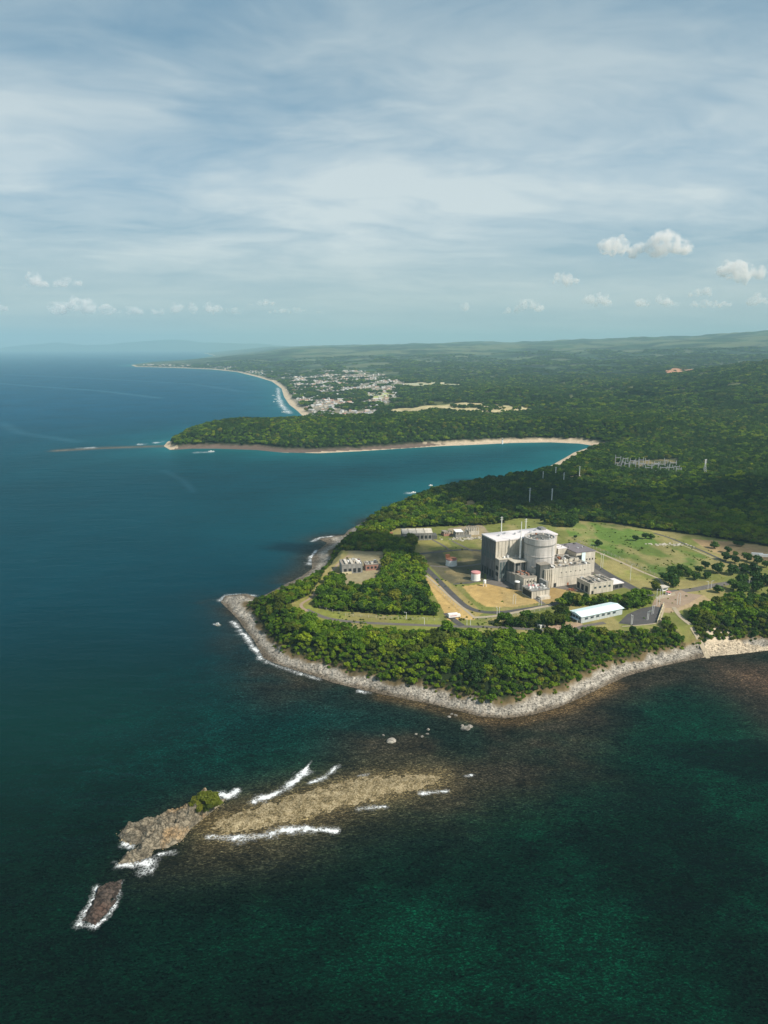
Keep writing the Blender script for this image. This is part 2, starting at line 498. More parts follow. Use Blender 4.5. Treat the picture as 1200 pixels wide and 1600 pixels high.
def mat_sea():
    m, t = new_mat("sea_water")
    p = t.pos()
    base = t.attr("water")
    foam = t.attr("foam", 'Fac')
    grass = t.attr("weed", 'Fac')
    # sea-grass and coral patches seen through the water, drawn out by the current
    mp = t.n('ShaderNodeMapping')
    t.put(mp.inputs[0], p)
    mp.inputs['Rotation'].default_value = (0, 0, R(-24))
    mp.inputs['Scale'].default_value = (0.5, 1.0, 1)
    w1 = t.noise(mp.outputs[0], 0.24, 6, 0.7, 1.4)
    w2 = t.noise(p, 0.03, 5, 0.62, 0.4)
    w3 = t.noise(p, 0.75, 4, 0.7)
    wf = t.math('ADD', t.math('MULTIPLY', w1, 0.5), t.math('ADD', t.math('MULTIPLY', w2, 0.28), t.math('MULTIPLY', w3, 0.22)))
    lo_patch = t.ramp(wf, [(0.38, 0.25), (0.46, 0.6), (0.52, 1.0), (0.62, 1.9)])
    # flecks: coral heads, weed tufts, and glints of the chop painted into the colour
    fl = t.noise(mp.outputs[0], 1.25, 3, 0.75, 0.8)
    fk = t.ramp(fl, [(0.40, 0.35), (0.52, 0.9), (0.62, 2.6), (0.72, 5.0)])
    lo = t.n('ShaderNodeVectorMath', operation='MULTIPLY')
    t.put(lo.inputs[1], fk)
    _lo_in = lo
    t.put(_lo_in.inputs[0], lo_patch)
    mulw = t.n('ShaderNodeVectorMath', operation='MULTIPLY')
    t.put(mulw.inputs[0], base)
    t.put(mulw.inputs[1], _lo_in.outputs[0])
    big = t.math('ADD', t.math('MULTIPLY', t.noise(p, 0.006, 4), 0.7), 0.65)
    deep = t.n('ShaderNodeVectorMath', operation='SCALE')
    t.put(deep.inputs[0], base)
    t.put(deep.inputs['Scale'], big)
    col = t.mix(grass, deep.outputs[0], mulw.outputs[0])
    fn = t.noise(t.scale(p, (1, 1, 1)), 0.55, 6, 0.72, 0.8)
    fn = t.math('ADD', t.math('MULTIPLY', fn, 0.55), t.math('MULTIPLY', t.noise(p, 0.16, 4, 0.65, 0.6), 0.75))
    fm = t.ramp(t.math('ADD', t.math('MULTIPLY', foam, 0.62), t.math('MULTIPLY', t.math('SUBTRACT', fn, 0.45), 2.3)), [(0.92, 0.0), (1.18, 1.0)])
    lace = t.ramp(t.voro(t.vmath('ADD', p, t.scale(t.noise(p, 0.5, 3, out='Color'), 2.0)), 0.55, 'DISTANCE_TO_EDGE'), [(0.03, 1.0), (0.16, 0.0)])
    wash = t.math('MULTIPLY', t.ramp(t.math('ADD', foam, t.math('MULTIPLY', t.math('SUBTRACT', fn, 0.62), 1.6)), [(0.12, 0.0), (0.75, 0.62)]), t.math('ADD', t.math('MULTIPLY', lace, 0.8), 0.2))
    fm = t.math('MAXIMUM', fm, wash)
    fm = t.math('MULTIPLY', fm, t.math('GREATER_THAN', foam, 0.02))
    col = t.mix(fm, col, (0.66, 0.68, 0.68))
    # ripples: short wind waves over a low swell
    mr = t.n('ShaderNodeMapping')
    t.put(mr.inputs[0], p)
    mr.inputs['Rotation'].default_value = (0, 0, R(14))
    mr.inputs['Scale'].default_value = (0.32, 1.0, 1)
    r1 = t.noise(mr.outputs[0], 0.20, 4, 0.6, 0.4)
    r2 = t.noise(mr.outputs[0], 0.045, 3, 0.5, 0.3)
    h = t.math('ADD', t.math('MULTIPLY', r1, 0.8), t.math('MULTIPLY', r2, 2.2))
    rough = t.math('ADD', t.math('MULTIPLY', fm, 0.6), 0.16)
    nrm = t.bump(h, 0.75, 1.6)
    d = t.n('ShaderNodeBsdfDiffuse')
    t.put(d.inputs[0], col)
    g = t.n('ShaderNodeBsdfGlossy')
    t.put(g.inputs['Roughness'], rough)
    t.put(g.inputs['Normal'], nrm)
    t.put(d.inputs['Normal'], nrm)
    g.inputs[0].default_value = (0.40, 0.82, 1.0, 1)
    fr = t.n('ShaderNodeFresnel')
    fr.inputs['IOR'].default_value = 1.33
    t.put(fr.inputs['Normal'], nrm)
    fac = t.math('MULTIPLY', t.math('MULTIPLY', fr.outputs[0], 0.20), t.math('SUBTRACT', 1.0, fm))
    mx = t.n('ShaderNodeMixShader')
    t.put(mx.inputs[0], fac)
    t.nt.links.new(d.outputs[0], mx.inputs[1])
    t.nt.links.new(g.outputs[0], mx.inputs[2])
    o = t.n('ShaderNodeOutputMaterial')
    t.nt.links.new(mx.outputs[0], o.inputs[0])
    return m


def mat_leaf(name, c1, c2, c3):
    m, t = new_mat(name)
    p = t.pos()
    rnd = t.n('ShaderNodeObjectInfo').outputs['Random']
    patch = t.noise(p, 0.02, 4, 0.6)
    stand = t.noise(p, 0.0035, 5, 0.65)
    fine = t.noise(p, 0.35, 3, 0.6)
    f = t.math('ADD', t.math('MULTIPLY', rnd, 0.46), t.math('ADD', t.math('MULTIPLY', patch, 0.55), t.math('MULTIPLY', fine, 0.25)))
    f = t.math('ADD', f, t.math('MULTIPLY', t.math('SUBTRACT', stand, 0.5), 1.1))
    f = t.math('SUBTRACT', f, 0.13)
    col = t.ramp(f, [(0.16, c1), (0.52, c2), (0.88, c3)])
    d = t.n('ShaderNodeBsdfDiffuse')
    t.put(d.inputs[0], col)
    tr = t.n('ShaderNodeBsdfTranslucent')
    t.put(tr.inputs[0], t.mix(0.6, col, (0.10, 0.16, 0.01)))
    g = t.n('ShaderNodeBsdfGlossy')
    g.inputs['Roughness'].default_value = 0.5
    g.inputs[0].default_value = (0.6, 0.7, 0.5, 1)
    mx = t.n('ShaderNodeMixShader')
    mx.inputs[0].default_value = 0.22
    t.nt.links.new(d.outputs[0], mx.inputs[1])
    t.nt.links.new(tr.outputs[0], mx.inputs[2])
    mx2 = t.n('ShaderNodeMixShader')
    mx2.inputs[0].default_value = 0.02
    t.nt.links.new(mx.outputs[0], mx2.inputs[1])
    t.nt.links.new(g.outputs[0], mx2.inputs[2])
    o = t.n('ShaderNodeOutputMaterial')
    t.nt.links.new(mx2.outputs[0], o.inputs[0])
    return m


def mat_rock(name, c, warm=(0.32, 0.20, 0.11)):
    m, t = new_mat(name)
    p = t.n('ShaderNodeTexCoord').outputs['Object']
    v = t.voro(t.vmath('ADD', p, t.scale(t.noise(p, 0.2, 3, out='Color'), 3.0)), 0.22)
    n = t.noise(p, 0.35, 6, 0.7)
    q = t.n('ShaderNodeMapping')
    t.put(q.inputs[0], t.vmath('ADD', p, t.scale(t.noise(p, 0.25, 3, out='Color'), 4.0)))
    q.inputs['Rotation'].default_value = (0.3, 0.2, 0.6)
    q.inputs['Scale'].default_value = (0.35, 1.2, 1.2)
    crk = t.ramp(t.voro(q.outputs[0], 0.42, 'DISTANCE_TO_EDGE'), [(0.0, 1.0), (0.13, 0.0)])
    w = t.ramp(t.noise(p, 0.07, 4), [(0.52, 0.0), (0.66, 0.7)])
    col = t.mix(t.ramp(n, [(0.35, 0.0), (0.62, 1.0)]), tuple(x * 0.32 for x in c), c)
    col = t.mix(w, col, warm)
    col = t.mix(t.math('MULTIPLY', crk, .8), col, tuple(x * 0.14 for x in c))
    h = t.math('ADD', v, t.math('MULTIPLY', n, 1.4))
    finish(t, col, 0.93, t.bump(h, 0.9, 1.2), spec=0.15)
    return m


M = {}
M['ground'] = mat_ground()
M['sea'] = mat_sea()
M['leaf'] = mat_leaf('foliage_mixed', (0.014, 0.044, 0.003), (0.094, 0.180, 0.005), (0.25, 0.305, 0.009))
M['leaf_dark'] = mat_leaf('foliage_dark', (0.007, 0.025, 0.005), (0.028, 0.070, 0.009), (0.070, 0.130, 0.013))
M['leaf_olive'] = mat_leaf('foliage_olive', (0.0312, 0.0468, 0.0055), (0.0858, 0.1131, 0.0109), (0.1716, 0.1794, 0.0195))
M['leaf_yellow'] = mat_leaf('foliage_yellow', (0.05, 0.07, 0.006), (0.12, 0.14, 0.012), (0.22, 0.20, 0.02))
M['bark'] = mat_plain('bark', (0.12, 0.09, 0.06), 0.95)
M['conc'] = mat_concrete('concrete_pale', (0.60, 0.545, 0.455), 0.62)
M['conc_cyl'] = mat_concrete('concrete_round', (0.57, 0.53, 0.49), 0.55, (7.5, 5.0))
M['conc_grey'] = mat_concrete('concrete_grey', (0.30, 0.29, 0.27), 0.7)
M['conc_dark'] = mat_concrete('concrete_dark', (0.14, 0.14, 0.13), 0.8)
M['conc_end'] = mat_concrete('concrete_end_shade', (0.17, 0.165, 0.165), 0.75)  # unlit end of the hall: shade put into a darker concrete colour
M['roof_pink'] = mat_plain('roof_membrane', (0.70, 0.65, 0.64), 0.8, var=0.12, scale=0.12)
M['roof_grey'] = mat_plain('roof_gravel', (0.26, 0.23, 0.19), 0.95, var=0.4, scale=0.25)
M['roof_purple'] = mat_plain('roof_bitumen', (0.17, 0.15, 0.16), 0.9, var=0.3, scale=0.2)
M['dark'] = mat_plain('dark_opening', (0.02, 0.022, 0.024), 0.6)
M['glass'] = mat_plain('dusty_glass', (0.05, 0.07, 0.08), 0.15)
M['green_panel'] = mat_plain('green_cladding', (0.075, 0.10, 0.10), 0.6, var=0.4, scale=0.3)
M['steel'] = mat_plain('galvanised_steel', (0.55, 0.55, 0.54), 0.5, 0.3)
M['steel_dull'] = mat_plain('weathered_steel', (0.36, 0.36, 0.37), 0.6, 0.2)
M['white'] = mat_plain('white_paint', (0.78, 0.77, 0.74), 0.5, var=0.08)
M['pink'] = mat_plain('faded_red_paint', (0.55, 0.25, 0.24), 0.6, var=0.2)
M['rust'] = mat_plain('rusty_metal', (0.30, 0.12, 0.06), 0.8, var=0.4)
M['shed_roof'] = mat_plain('pale_blue_sheet', (0.66, 0.80, 0.80), 0.4, var=0.06)
M['shed_wall'] = mat_plain('shed_wall', (0.42, 0.46, 0.46), 0.7)
M['asphalt'] = mat_plain('asphalt', (0.075, 0.07, 0.068), 0.9, var=0.35, scale=0.12)
M['asphalt_old'] = mat_plain('worn_asphalt', (0.13, 0.115, 0.10), 0.9, var=0.35, scale=0.12)
M['pale_path'] = mat_plain('pale_concrete_path', (0.36, 0.30, 0.21), 0.9, var=0.25, scale=0.15)
M['dirt'] = mat_plain('dirt_track', (0.30, 0.22, 0.15), 0.95, var=0.3, scale=0.15)
M['rock'] = mat_rock('islet_rock', (0.31, 0.265, 0.19), (0.44, 0.28, 0.13))
M['rock_pale'] = mat_rock('shore_rock', (0.43, 0.395, 0.335), (0.40, 0.38, 0.27))
M['rock_dark'] = mat_rock('wet_rock', (0.11, 0.085, 0.07), (0.10, 0.06, 0.045))
M['brick'] = mat_plain('reddish_wall', (0.30, 0.16, 0.12), 0.9)
M['yellow_wall'] = mat_plain('cream_wall', (0.55, 0.48, 0.30), 0.9)


# ------------------------------------------------------------------ object helpers
def tag(o, label=None, cat=None, group=None, kind=None):
    for k, v in (('label', label), ('category', cat), ('group', group), ('kind', kind)):
        if v:
            o[k] = v
    return o


def link_mesh(name, me, mat=None, parent=None, loc=None):
    o = bpy.data.objects.new(name, me)
    COL.objects.link(o)
    if mat is not None and not me.materials:
        for mm in (mat if isinstance(mat, (list, tuple)) else [mat]):
            me.materials.append(mm)
    if parent:
        o.parent = parent
    if loc is not None:
        o.location = loc
    return o


def empty(name, loc, rz=0.0, label=None, cat=None, group=None):
    o = bpy.data.objects.new(name, None)
    o.empty_display_size = 1
    COL.objects.link(o)
    o.location = loc
    o.rotation_euler = (0, 0, rz)
    return tag(o, label, cat, group)


def copy_tree(o, parent=None):
    c = o.copy()
    COL.objects.link(c)
    if parent:
        c.parent = parent
    for ch in o.children:
        copy_tree(ch, c)
    return c


class MB:
    """collects shapes for one mesh"""
    def __init__(s):
        s.v, s.f, s.smooth = [], [], []

    def add(s, vs, fs, smooth=False):
        k = len(s.v)
        s.v += [tuple(v) for v in vs]
        s.f += [tuple(i + k for i in f) for f in fs]
        s.smooth += [smooth] * len(fs)
        return s

    def box(s, x0, x1, y0, y1, z0, z1):
        v = [(x0, y0, z0), (x1, y0, z0), (x1, y1, z0), (x0, y1, z0), (x0, y0, z1), (x1, y0, z1), (x1, y1, z1), (x0, y1, z1)]
        return s.add(v, [(0, 3, 2, 1), (4, 5, 6, 7), (0, 1, 5, 4), (1, 2, 6, 5), (2, 3, 7, 6), (3, 0, 4, 7)])

    def bar(s, p, q, w):
        p, q = Vector(p), Vector(q)
        d = (q - p)
        zq = d.to_track_quat('Z', 'Y').to_matrix()
        L = d.length
        h = w / 2
        vs = [p + zq @ Vector(c) for c in ((-h, -h, 0), (h, -h, 0), (h, h, 0), (-h, h, 0), (-h, -h, L), (h, -h, L), (h, h, L), (-h, h, L))]
        return s.add(vs, [(0, 3, 2, 1), (4, 5, 6, 7), (0, 1, 5, 4), (1, 2, 6, 5), (2, 3, 7, 6), (3, 0, 4, 7)])

    def cyl(s, x, y, z0, z1, r0, r1=None, n=24, cap=True):
        r1 = r0 if r1 is None else r1
        a = [2 * math.pi * i / n for i in range(n)]
        vs = [(x + r0 * math.cos(t), y + r0 * math.sin(t), z0) for t in a] + [(x + r1 * math.cos(t), y + r1 * math.sin(t), z1) for t in a]
        s.add(vs, [(i, (i + 1) % n, n + (i + 1) % n, n + i) for i in range(n)], True)
        if cap:
            s.add(vs, [tuple(range(n, 2 * n)), tuple(range(n - 1, -1, -1))])
        return s

    def lathe(s, prof, n=48, x=0, y=0):
        vs = []
        for r, z in prof:
            vs += [(x + r * math.cos(2 * math.pi * i / n), y + r * math.sin(2 * math.pi * i / n), z) for i in range(n)]
        fs = []
        for k in range(len(prof) - 1):
            fs += [(k * n + i, k * n + (i + 1) % n, (k + 1) * n + (i + 1) % n, (k + 1) * n + i) for i in range(n)]
        return s.add(vs, fs)

    def prism(s, pts, z0, z1):
        n = len(pts)
        vs = [(x, y, z0) for x, y in pts] + [(x, y, z1) for x, y in pts]
        return s.add(vs, [tuple(range(n - 1, -1, -1)), tuple(range(n, 2 * n))] + [(i, (i + 1) % n, n + (i + 1) % n, n + i) for i in range(n)])

    def mesh(s, name):
        me = bpy.data.meshes.new(name)
        me.from_pydata(s.v, [], s.f)
        me.polygons.foreach_set('use_smooth', s.smooth)
        me.update()
        return me

    def build(s, name, mat, parent=None, loc=None):
        return link_mesh(name, s.mesh(name), mat, parent, loc)


def grid_mesh(name, X, Y, Z, keep=None, attrs=None):
    nr, nc = X.shape
    idx = np.arange(nr * nc).reshape(nr, nc)
    q = np.stack([idx[:-1, :-1], idx[:-1, 1:], idx[1:, 1:], idx[1:, :-1]], -1).reshape(-1, 4)
    if keep is not None:
        kk = keep.ravel()
        q = q[kk[q].any(1)]
        used = np.unique(q)
        remap = np.full(nr * nc, -1)
        remap[used] = np.arange(len(used))
        q = remap[q]
    else:
        used = np.arange(nr * nc)
    co = np.stack([X.ravel(), Y.ravel(), Z.ravel()], -1)[used]
    me = bpy.data.meshes.new(name)
    me.vertices.add(len(co))
    me.vertices.foreach_set('co', co.astype(np.float32).ravel())
    me.loops.add(q.size)
    me.loops.foreach_set('vertex_index', q.astype(np.int32).ravel())
    me.polygons.add(len(q))
    me.polygons.foreach_set('loop_start', (np.arange(len(q)) * 4).astype(np.int32))
    me.polygons.foreach_set('use_smooth', np.ones(len(q), bool))
    me.update(calc_edges=True)
    for k, v in (attrs or {}).items():
        v = v[used]
        if v.ndim == 2:
            a = me.attributes.new(k, 'FLOAT_COLOR', 'POINT')
            a.data.foreach_set('color', np.concatenate([v, np.ones((len(v), 1))], 1).astype(np.float32).ravel())
        else:
            a = me.attributes.new(k, 'FLOAT', 'POINT')
            a.data.foreach_set('value', v.astype(np.float32))
    return me


def polar(rs, th):
    RR, TT = np.meshgrid(rs, th, indexing='ij')
    return RR * np.sin(TT), RR * np.cos(TT)


# ------------------------------------------------------------------ land
def build_land():
    rs = np.concatenate([np.geomspace(370, 1150, 300), np.geomspace(1150, 3000, 200)[1:], np.geomspace(3000, 40000, 330)[1:]])
    th = np.radians(np.linspace(-26, 42, 780))
    X, Y = polar(rs, th)
    sd = chunked(coast_sd, X, Y)
    x, y = X.ravel(), Y.ravel()
    z = elevation(x, y, sd)
    c, rk = cover_color(x, y, sd, z)
    keep = (z > -4).reshape(X.shape)
    me = grid_mesh('terrain', X, Y, z.reshape(X.shape), keep, {'cover': c, 'rock': rk})
    o = link_mesh('terrain', me, M['ground'])
    tag(o, kind='structure')


build_land()


def ground_z(x, y):
    x, y = np.atleast_1d(np.asarray(x, float)), np.atleast_1d(np.asarray(y, float))
    sd = coast_sd(x, y)
    return elevation(x, y, sd)


# ------------------------------------------------------------------ sea
SPIT = poly([(322, 1285), (370, 1268), (430, 1250), (500, 1228), (570, 1212), (640, 1208), (690, 1212), (692, 1224), (640, 1240), (560, 1258), (470, 1282), (400, 1300), (340, 1306)])
ISLET = poly([(185, 1305), (193, 1297), (224, 1284), (245, 1280), (258, 1272), (282, 1268), (300, 1264), (325, 1258), (352, 1248), (346, 1257), (335, 1265), (316, 1280), (299, 1294), (283, 1314), (262, 1325), (240, 1327), (236, 1338), (213, 1346), (186, 1350), (192, 1338), (220, 1321), (202, 1318), (190, 1312)])
SKERRY = poly([(126, 1440), (140, 1415), (150, 1388), (172, 1376), (190, 1374), (186, 1396), (178, 1416), (165, 1432), (148, 1446)])

FOAM = [  # (line, width m, strength)
    ([(398, 1252), (425, 1243), (445, 1233), (460, 1222), (478, 1204)], 3.4, 1.0),
    ([(482, 1224), (505, 1216), (525, 1199)], 2.2, 0.85),
    ([(474, 1206), (486, 1190)], 1.2, 0.75),
    ([(345, 1240), (356, 1244), (368, 1236)], 3.0, 1.0),
    ([(325, 1307), (370, 1309), (410, 1306), (445, 1298), (480, 1293), (524, 1299)], 2.4, 1.0),
    ([(430, 1300), (460, 1296), (490, 1296)], 3.4, 0.9),
    ([(560, 1264), (602, 1260)], 2.0, 0.75),
    ([(658, 1240), (698, 1236)], 1.8, 0.95),
    ([(728, 1213), (738, 1211)], 1.4, 0.9),
    ([(560, 1212), (575, 1210)], 1.0, 0.7),
    ([(186, 1352), (210, 1350), (232, 1345), (228, 1360)], 3.6, 0.95),
    ([(195, 1318), (206, 1324)], 2.6, 0.9),
    ([(126, 1442), (132, 1426), (144, 1406), (150, 1390)], 2.6, 0.75),
    ([(130, 1446), (150, 1447), (168, 1432), (180, 1414), (187, 1380)], 1.9, 0.72),
    ([(250, 1334), (272, 1330)], 1.6, 0.8),
    ([(382, 990), (392, 1005), (402, 1020), (408, 1030)], 3.0, 0.85),
    ([(375, 985), (386, 1000), (394, 1012)], 3.2, 0.65),
    ([(343, 938), (352, 932), (375, 929), (398, 931)], 4.0, 0.9),
    ([(416, 1034), (440, 1043), (470, 1053), (500, 1062)], 2.4, 0.8),
    ([(560, 1080), (575, 1082)], 2.5, 0.8),
    ([(364, 972), (372, 980)], 3.0, 0.8),
    ([(487, 846), (500, 840), (520, 838)], 3.5, 0.9),
    ([(483, 882), (486, 870), (494, 860)], 3.5, 0.8),
    ([(440, 918), (470, 903)], 3.0, 0.7),
    ([(306, 706.5), (331, 706)], 7.0, 0.9),
    ([(84, 704), (110, 702), (150, 699)], 7.0, 0.75),
    ([(215, 695), (258, 690)], 8.0, 0.8),
    ([(634, 771), (646, 770)], 3.5, 0.85),
    ([(334, 975), (341, 977)], 1.4, 0.9),
    ([(436, 622), (441, 634), (452, 646)], 16.0, 0.75),
    ([(434, 606), (436, 622)], 14.0, 0.7),
]
REEF = [  # (line, radius m, strength): reef and weed close under the surface
    ([(740, 1124), (800, 1128), (870, 1114), (910, 1096)], 9, 1.6),
    ([(330, 1298), (500, 1262), (690, 1222)], 25, .9),
    ([(250, 1345), (420, 1330), (560, 1300)], 20, 0.45),
    ([(560, 1275), (700, 1240)], 30, 0.75),
    ([(600, 1160), (760, 1170), (880, 1150)], 34, 0.8),
    ([(690, 1130), (800, 1150), (900, 1120)], 30, 1.0),
    ([(720, 1220), (860, 1190)], 34, 0.75),
    ([(420, 1050), (560, 1095), (700, 1125)], 24, 0.8),
    ([(380, 1000), (405, 1040), (450, 1080)], 28, 0.6),
    ([(1130, 1050), (1250, 1060)], 45, 0.9),
    ([(1170, 1080), (1240, 1130)], 30, 0.7),
    ([(900, 1095), (1080, 1045)], 22, 0.8),
    ([(330, 940), (400, 925)], 18, 0.6),
    ([(90, 704), (160, 700), (258, 697)], 20, .5),
]


def build_sea():
    rs = np.concatenate([np.geomspace(170, 1000, 520), np.geomspace(1000, 45000, 330)[1:]])
    th = np.radians(np.linspace(-58, 50, 1000))
    X, Y = polar(rs, th)
    x, y = X.ravel(), Y.ravel()
    r = np.hypot(x, y)
    sd = chunked(coast_sd, X, Y)
    off = np.maximum(-sd, 0)
    n1 = fbm(x / 55, y / 40, 4, 41)
    # colour of the water column: green over the near shelf, teal, then deep blue
    t = sstep(330, 900, y - 0.25 * x + 160 * (fbm(x / 240, y / 240, 3, 42) - .5))[:, None]
    t2 = sstep(1300, 3500, r)[:, None]
    W = np.array((0.0001, 0.0066, 0.0028)) * (1 - t) + np.array((0.0001, 0.031, 0.046)) * t
    W = W * (1 - t2) + np.array((0.001, 0.046, 0.092)) * t2
    # turquoise shallows in the bay and along the beaches
    sh = (np.exp(-off / 120.0) * sstep(700, 1400, r))[:, None]
    W = W * (1 - 0.8 * sh) + np.array((0.008, 0.115, 0.125)) * 0.8 * sh
    lee = np.exp(-((x - at(250, 1130)[0]) / 220) ** 2 - ((y - at(250, 1130)[1]) / 90) ** 2)[:, None]
    W = W * (1 - .5 * lee) + np.array((0.0005, 0.028, 0.022)) * .5 * lee
    # shelf on the right: lighter green patches
    g = (sstep(0.45, 0.65, fbm(x / 70, y / 50, 4, 44)) * (1 - sstep(420, 560, y)) * sstep(-150, 60, x))[:, None]
    W = W * (1 - .55 * g) + np.array((0.0005, 0.026, 0.012)) * .55 * g
    reef = np.zeros(x.shape)
    for P, rad, s in REEF:
        d = line_dist(poly(P), x, y)
        reef = np.maximum(reef, s * np.exp(-(d / rad) ** 2 * 1.2))
    reef = np.maximum(reef, 0.95 * np.exp(-off / 14) * (r < 1200))
    reef *= (0.35 + 1.0 * sstep(0.28, 0.6, n1))
    reef = np.clip(reef, 0, 1)[:, None]
    W = W * (1 - reef * 0.92) + np.array((0.026, 0.022, 0.014)) * reef * 0.92
    fr = np.exp(-(line_dist(poly([(600, 1088), (660, 1101), (700, 1112), (750, 1124), (800, 1127), (870, 1112), (905, 1097), (960, 1070)]), x, y) / 7.5) ** 2)[:, None] * (.5 + .8 * n1[:, None])
    fr = np.clip(fr, 0, .9)
    W = W * (1 - fr) + np.array((0.085, 0.056, 0.026)) * fr
    fr = np.exp(-(line_dist(poly([(90, 704), (160, 700), (258, 697)]), x, y) / 16) ** 2)[:, None] * np.clip(.2 + 1.1 * n1[:, None], 0, .85)
    W = W * (1 - fr) + np.array((0.15, 0.11, 0.065)) * fr
    spd = line_dist(SPIT, x, y, True)
    ins = inside(SPIT, x, y)
    sp = np.where(ins, 1.0, np.exp(-spd / 9.0))[:, None]
    W = W * (1 - sp * .85) + np.array((0.115, 0.088, 0.042)) * sp * .85
    red = np.exp(-(line_dist(poly([(1185, 1060), (1260, 1085)]), x, y) / 26) ** 2)[:, None]
    W = W * (1 - red * .7) + np.array((0.10, 0.06, 0.036)) * red * .7
    # bands of slick
    for P, w_, s in (([(-40, 596), (60, 604), (150, 610), (250, 622)], 22, .55), ([(100, 556), (190, 560), (330, 566)], 90, .35), ([(0, 660), (30, 676), (120, 690)], 20, .25),
                     ([(255, 735), (285, 750), (302, 768)], 7, .2), ([(0, 585), (120, 590), (300, 600), (380, 612)], 30, .3)):
        d = line_dist(poly(P), x, y)
        k = (s * np.exp(-(d / w_) ** 2) * (0.4 + 0.9 * n1))[:, None]
        W = W * (1 - k) + np.array((0.05, 0.14, 0.19)) * k
    brk = 0.45 + 0.95 * fbm(x / 7, y / 7, 3, 46)
    wv = 0.25 + 1.15 * fbm(x / 10, y / 10, 3, 47)
    foam = np.zeros(x.shape)
    for P, w_, s in FOAM:
        d = line_dist(poly(P), x, y)
        foam = np.maximum(foam, s * np.exp(-(d / (w_ * wv)) ** 2) * brk)
    weed = np.clip((1 - sstep(520, 720, y)) * sstep(-260, -60, x + 0.4 * (460 - y)) + reef[:, 0], 0, 1)
    me = grid_mesh('sea', X, Y, np.zeros(X.shape), None, {'water': np.clip(W, 0, 1), 'foam': foam, 'weed': weed})
    o = link_mesh('sea', me, M['sea'])
    tag(o, kind='structure')


build_sea()


# ------------------------------------------------------------------ islet, spit, skerry
def mound(name, P, height_fn, mat, res=0.8, base=-1.5):
    x0, y0 = P.min(0) - 3
    x1, y1 = P.max(0) + 3
    cx, cy = (x0 + x1) / 2, (y0 + y1) / 2
    xs, ys = np.arange(x0, x1, res), np.arange(y0, y1, res)
    X, Y = np.meshgrid(xs, ys, indexing='xy')
    d = line_dist(P, X.ravel(), Y.ravel(), True)
    d = np.where(inside(P, X.ravel(), Y.ravel()), d, -d)
    z = height_fn(X.ravel(), Y.ravel(), d)
    me = grid_mesh(name, X - cx, Y - cy, z.reshape(X.shape), (d > -2.2).reshape(X.shape))
    o = link_mesh(name, me, mat, loc=(cx, cy, 0))
    return o, z, X, Y


PEAK = at(321, 1257, 6.5)


def islet_h(X, Y, d):
    n = fbm(X / 4.5, Y / 4.5, 4, 51)
    wx = X + 5 * (fbm(X / 11, Y / 11, 3, 54) - .5)
    n2 = np.abs(fbm((wx + .5 * Y) / 10, Y / 3.4, 4, 52) - 0.5) * 2
    n3 = np.abs(fbm((wx - .3 * Y) / 2.6, (Y + .4 * X) / 1.5, 3, 57) - 0.5) * 2
    z = np.where(d > 0, 0.25 + 0.9 * sstep(0, 2, d) + 0.30 * np.minimum(d, 9), d * 0.9)
    pk = np.exp(-(np.hypot(X - PEAK[0], (Y - PEAK[1]) * 0.8) / 8.0) ** 2)
    z = z + sstep(0, 3.5, d) * (5.2 * (n - 0.45) + 5.5 * (0.4 - n2) + 2.6 * (.3 - n3)) + pk * 9.0 * sstep(0.2, 2.5, d)
    return z


isl, _, _, _ = mound('islet', ISLET, islet_h, M['rock'], 0.38)
tag(isl, kind='structure')


def spit_h(X, Y, d):
    n = fbm(X / 2.2, Y / 2.2, 3, 55)
    return np.where(d > 0, -0.25 + 0.09 * np.minimum(d, 9) + 0.9 * (n - 0.42), -0.3 + d * 0.3)


M['gravel'] = None


def mat_gravel():
    m, t = new_mat('coral_rubble')
    p = t.pos()
    v = t.voro(p, 1.5, out='Color')
    s = t.n('ShaderNodeSeparateColor')
    t.put(s.inputs[0], v)
    f = t.math('ADD', t.math('MULTIPLY', s.outputs[0], 0.32), t.math('MULTIPLY', t.noise(p, 0.16, 6, 0.7), 1.0))
    col = t.ramp(f, [(0.42, (0.050, 0.038, 0.016)), (0.60, (0.19, 0.145, 0.07)), (0.92, (0.44, 0.36, 0.22))])
    finish(t, col, 0.9, t.bump(t.voro(p, 1.5), 0.8, 0.5), spec=0.2)
    return m


M['gravel'] = mat_gravel()
spt, _, _, _ = mound('gravel_spit', SPIT, spit_h, M['gravel'], 0.7)
tag(spt, kind='structure')


def sk_h(X, Y, d):
    n = fbm(X / 3, Y / 3, 4, 58)
    n2 = np.abs(fbm((X + .6 * Y) / 4, (Y - .3 * X) / 1.8, 4, 59) - .5) * 2
    d = d + 3.4 * (fbm(X / 3.4, Y / 3.4, 3, 60) - .62)
    return np.where(d > 0, 0.1 + 0.16 * np.minimum(d, 6) + (3.4 * (n - 0.42) + 3.0 * (.35 - n2)) * sstep(0, 1.5, d), d * .8)


skr, _, _, _ = mound('sea_rock', SKERRY, sk_h, M['rock_dark'], 0.35)
tag(skr, 'low dark brown wave-washed rock off the tip of the islet', 'rock')


def rock_mesh(seed, name='rock', sub=2):
    bm = bmesh.new()
    bmesh.ops.create_icosphere(bm, subdivisions=sub, radius=1)
    rr = random.Random(seed)
    planes = [Vector((rr.uniform(-1, 1), rr.uniform(-1, 1), rr.uniform(-.6, 1))).normalized() for _ in range(7)]
    for v in bm.verts:
        for pl in planes:
            d = v.co.dot(pl) - 0.72
            if d > 0:
                v.co -= pl * d
        v.co += Vector((rr.uniform(-1, 1), rr.uniform(-1, 1), rr.uniform(-1, 1))) * 0.05
        v.co.z *= 0.7
    me = bpy.data.meshes.new(name)
    bm.to_mesh(me)
    bm.free()
    return me


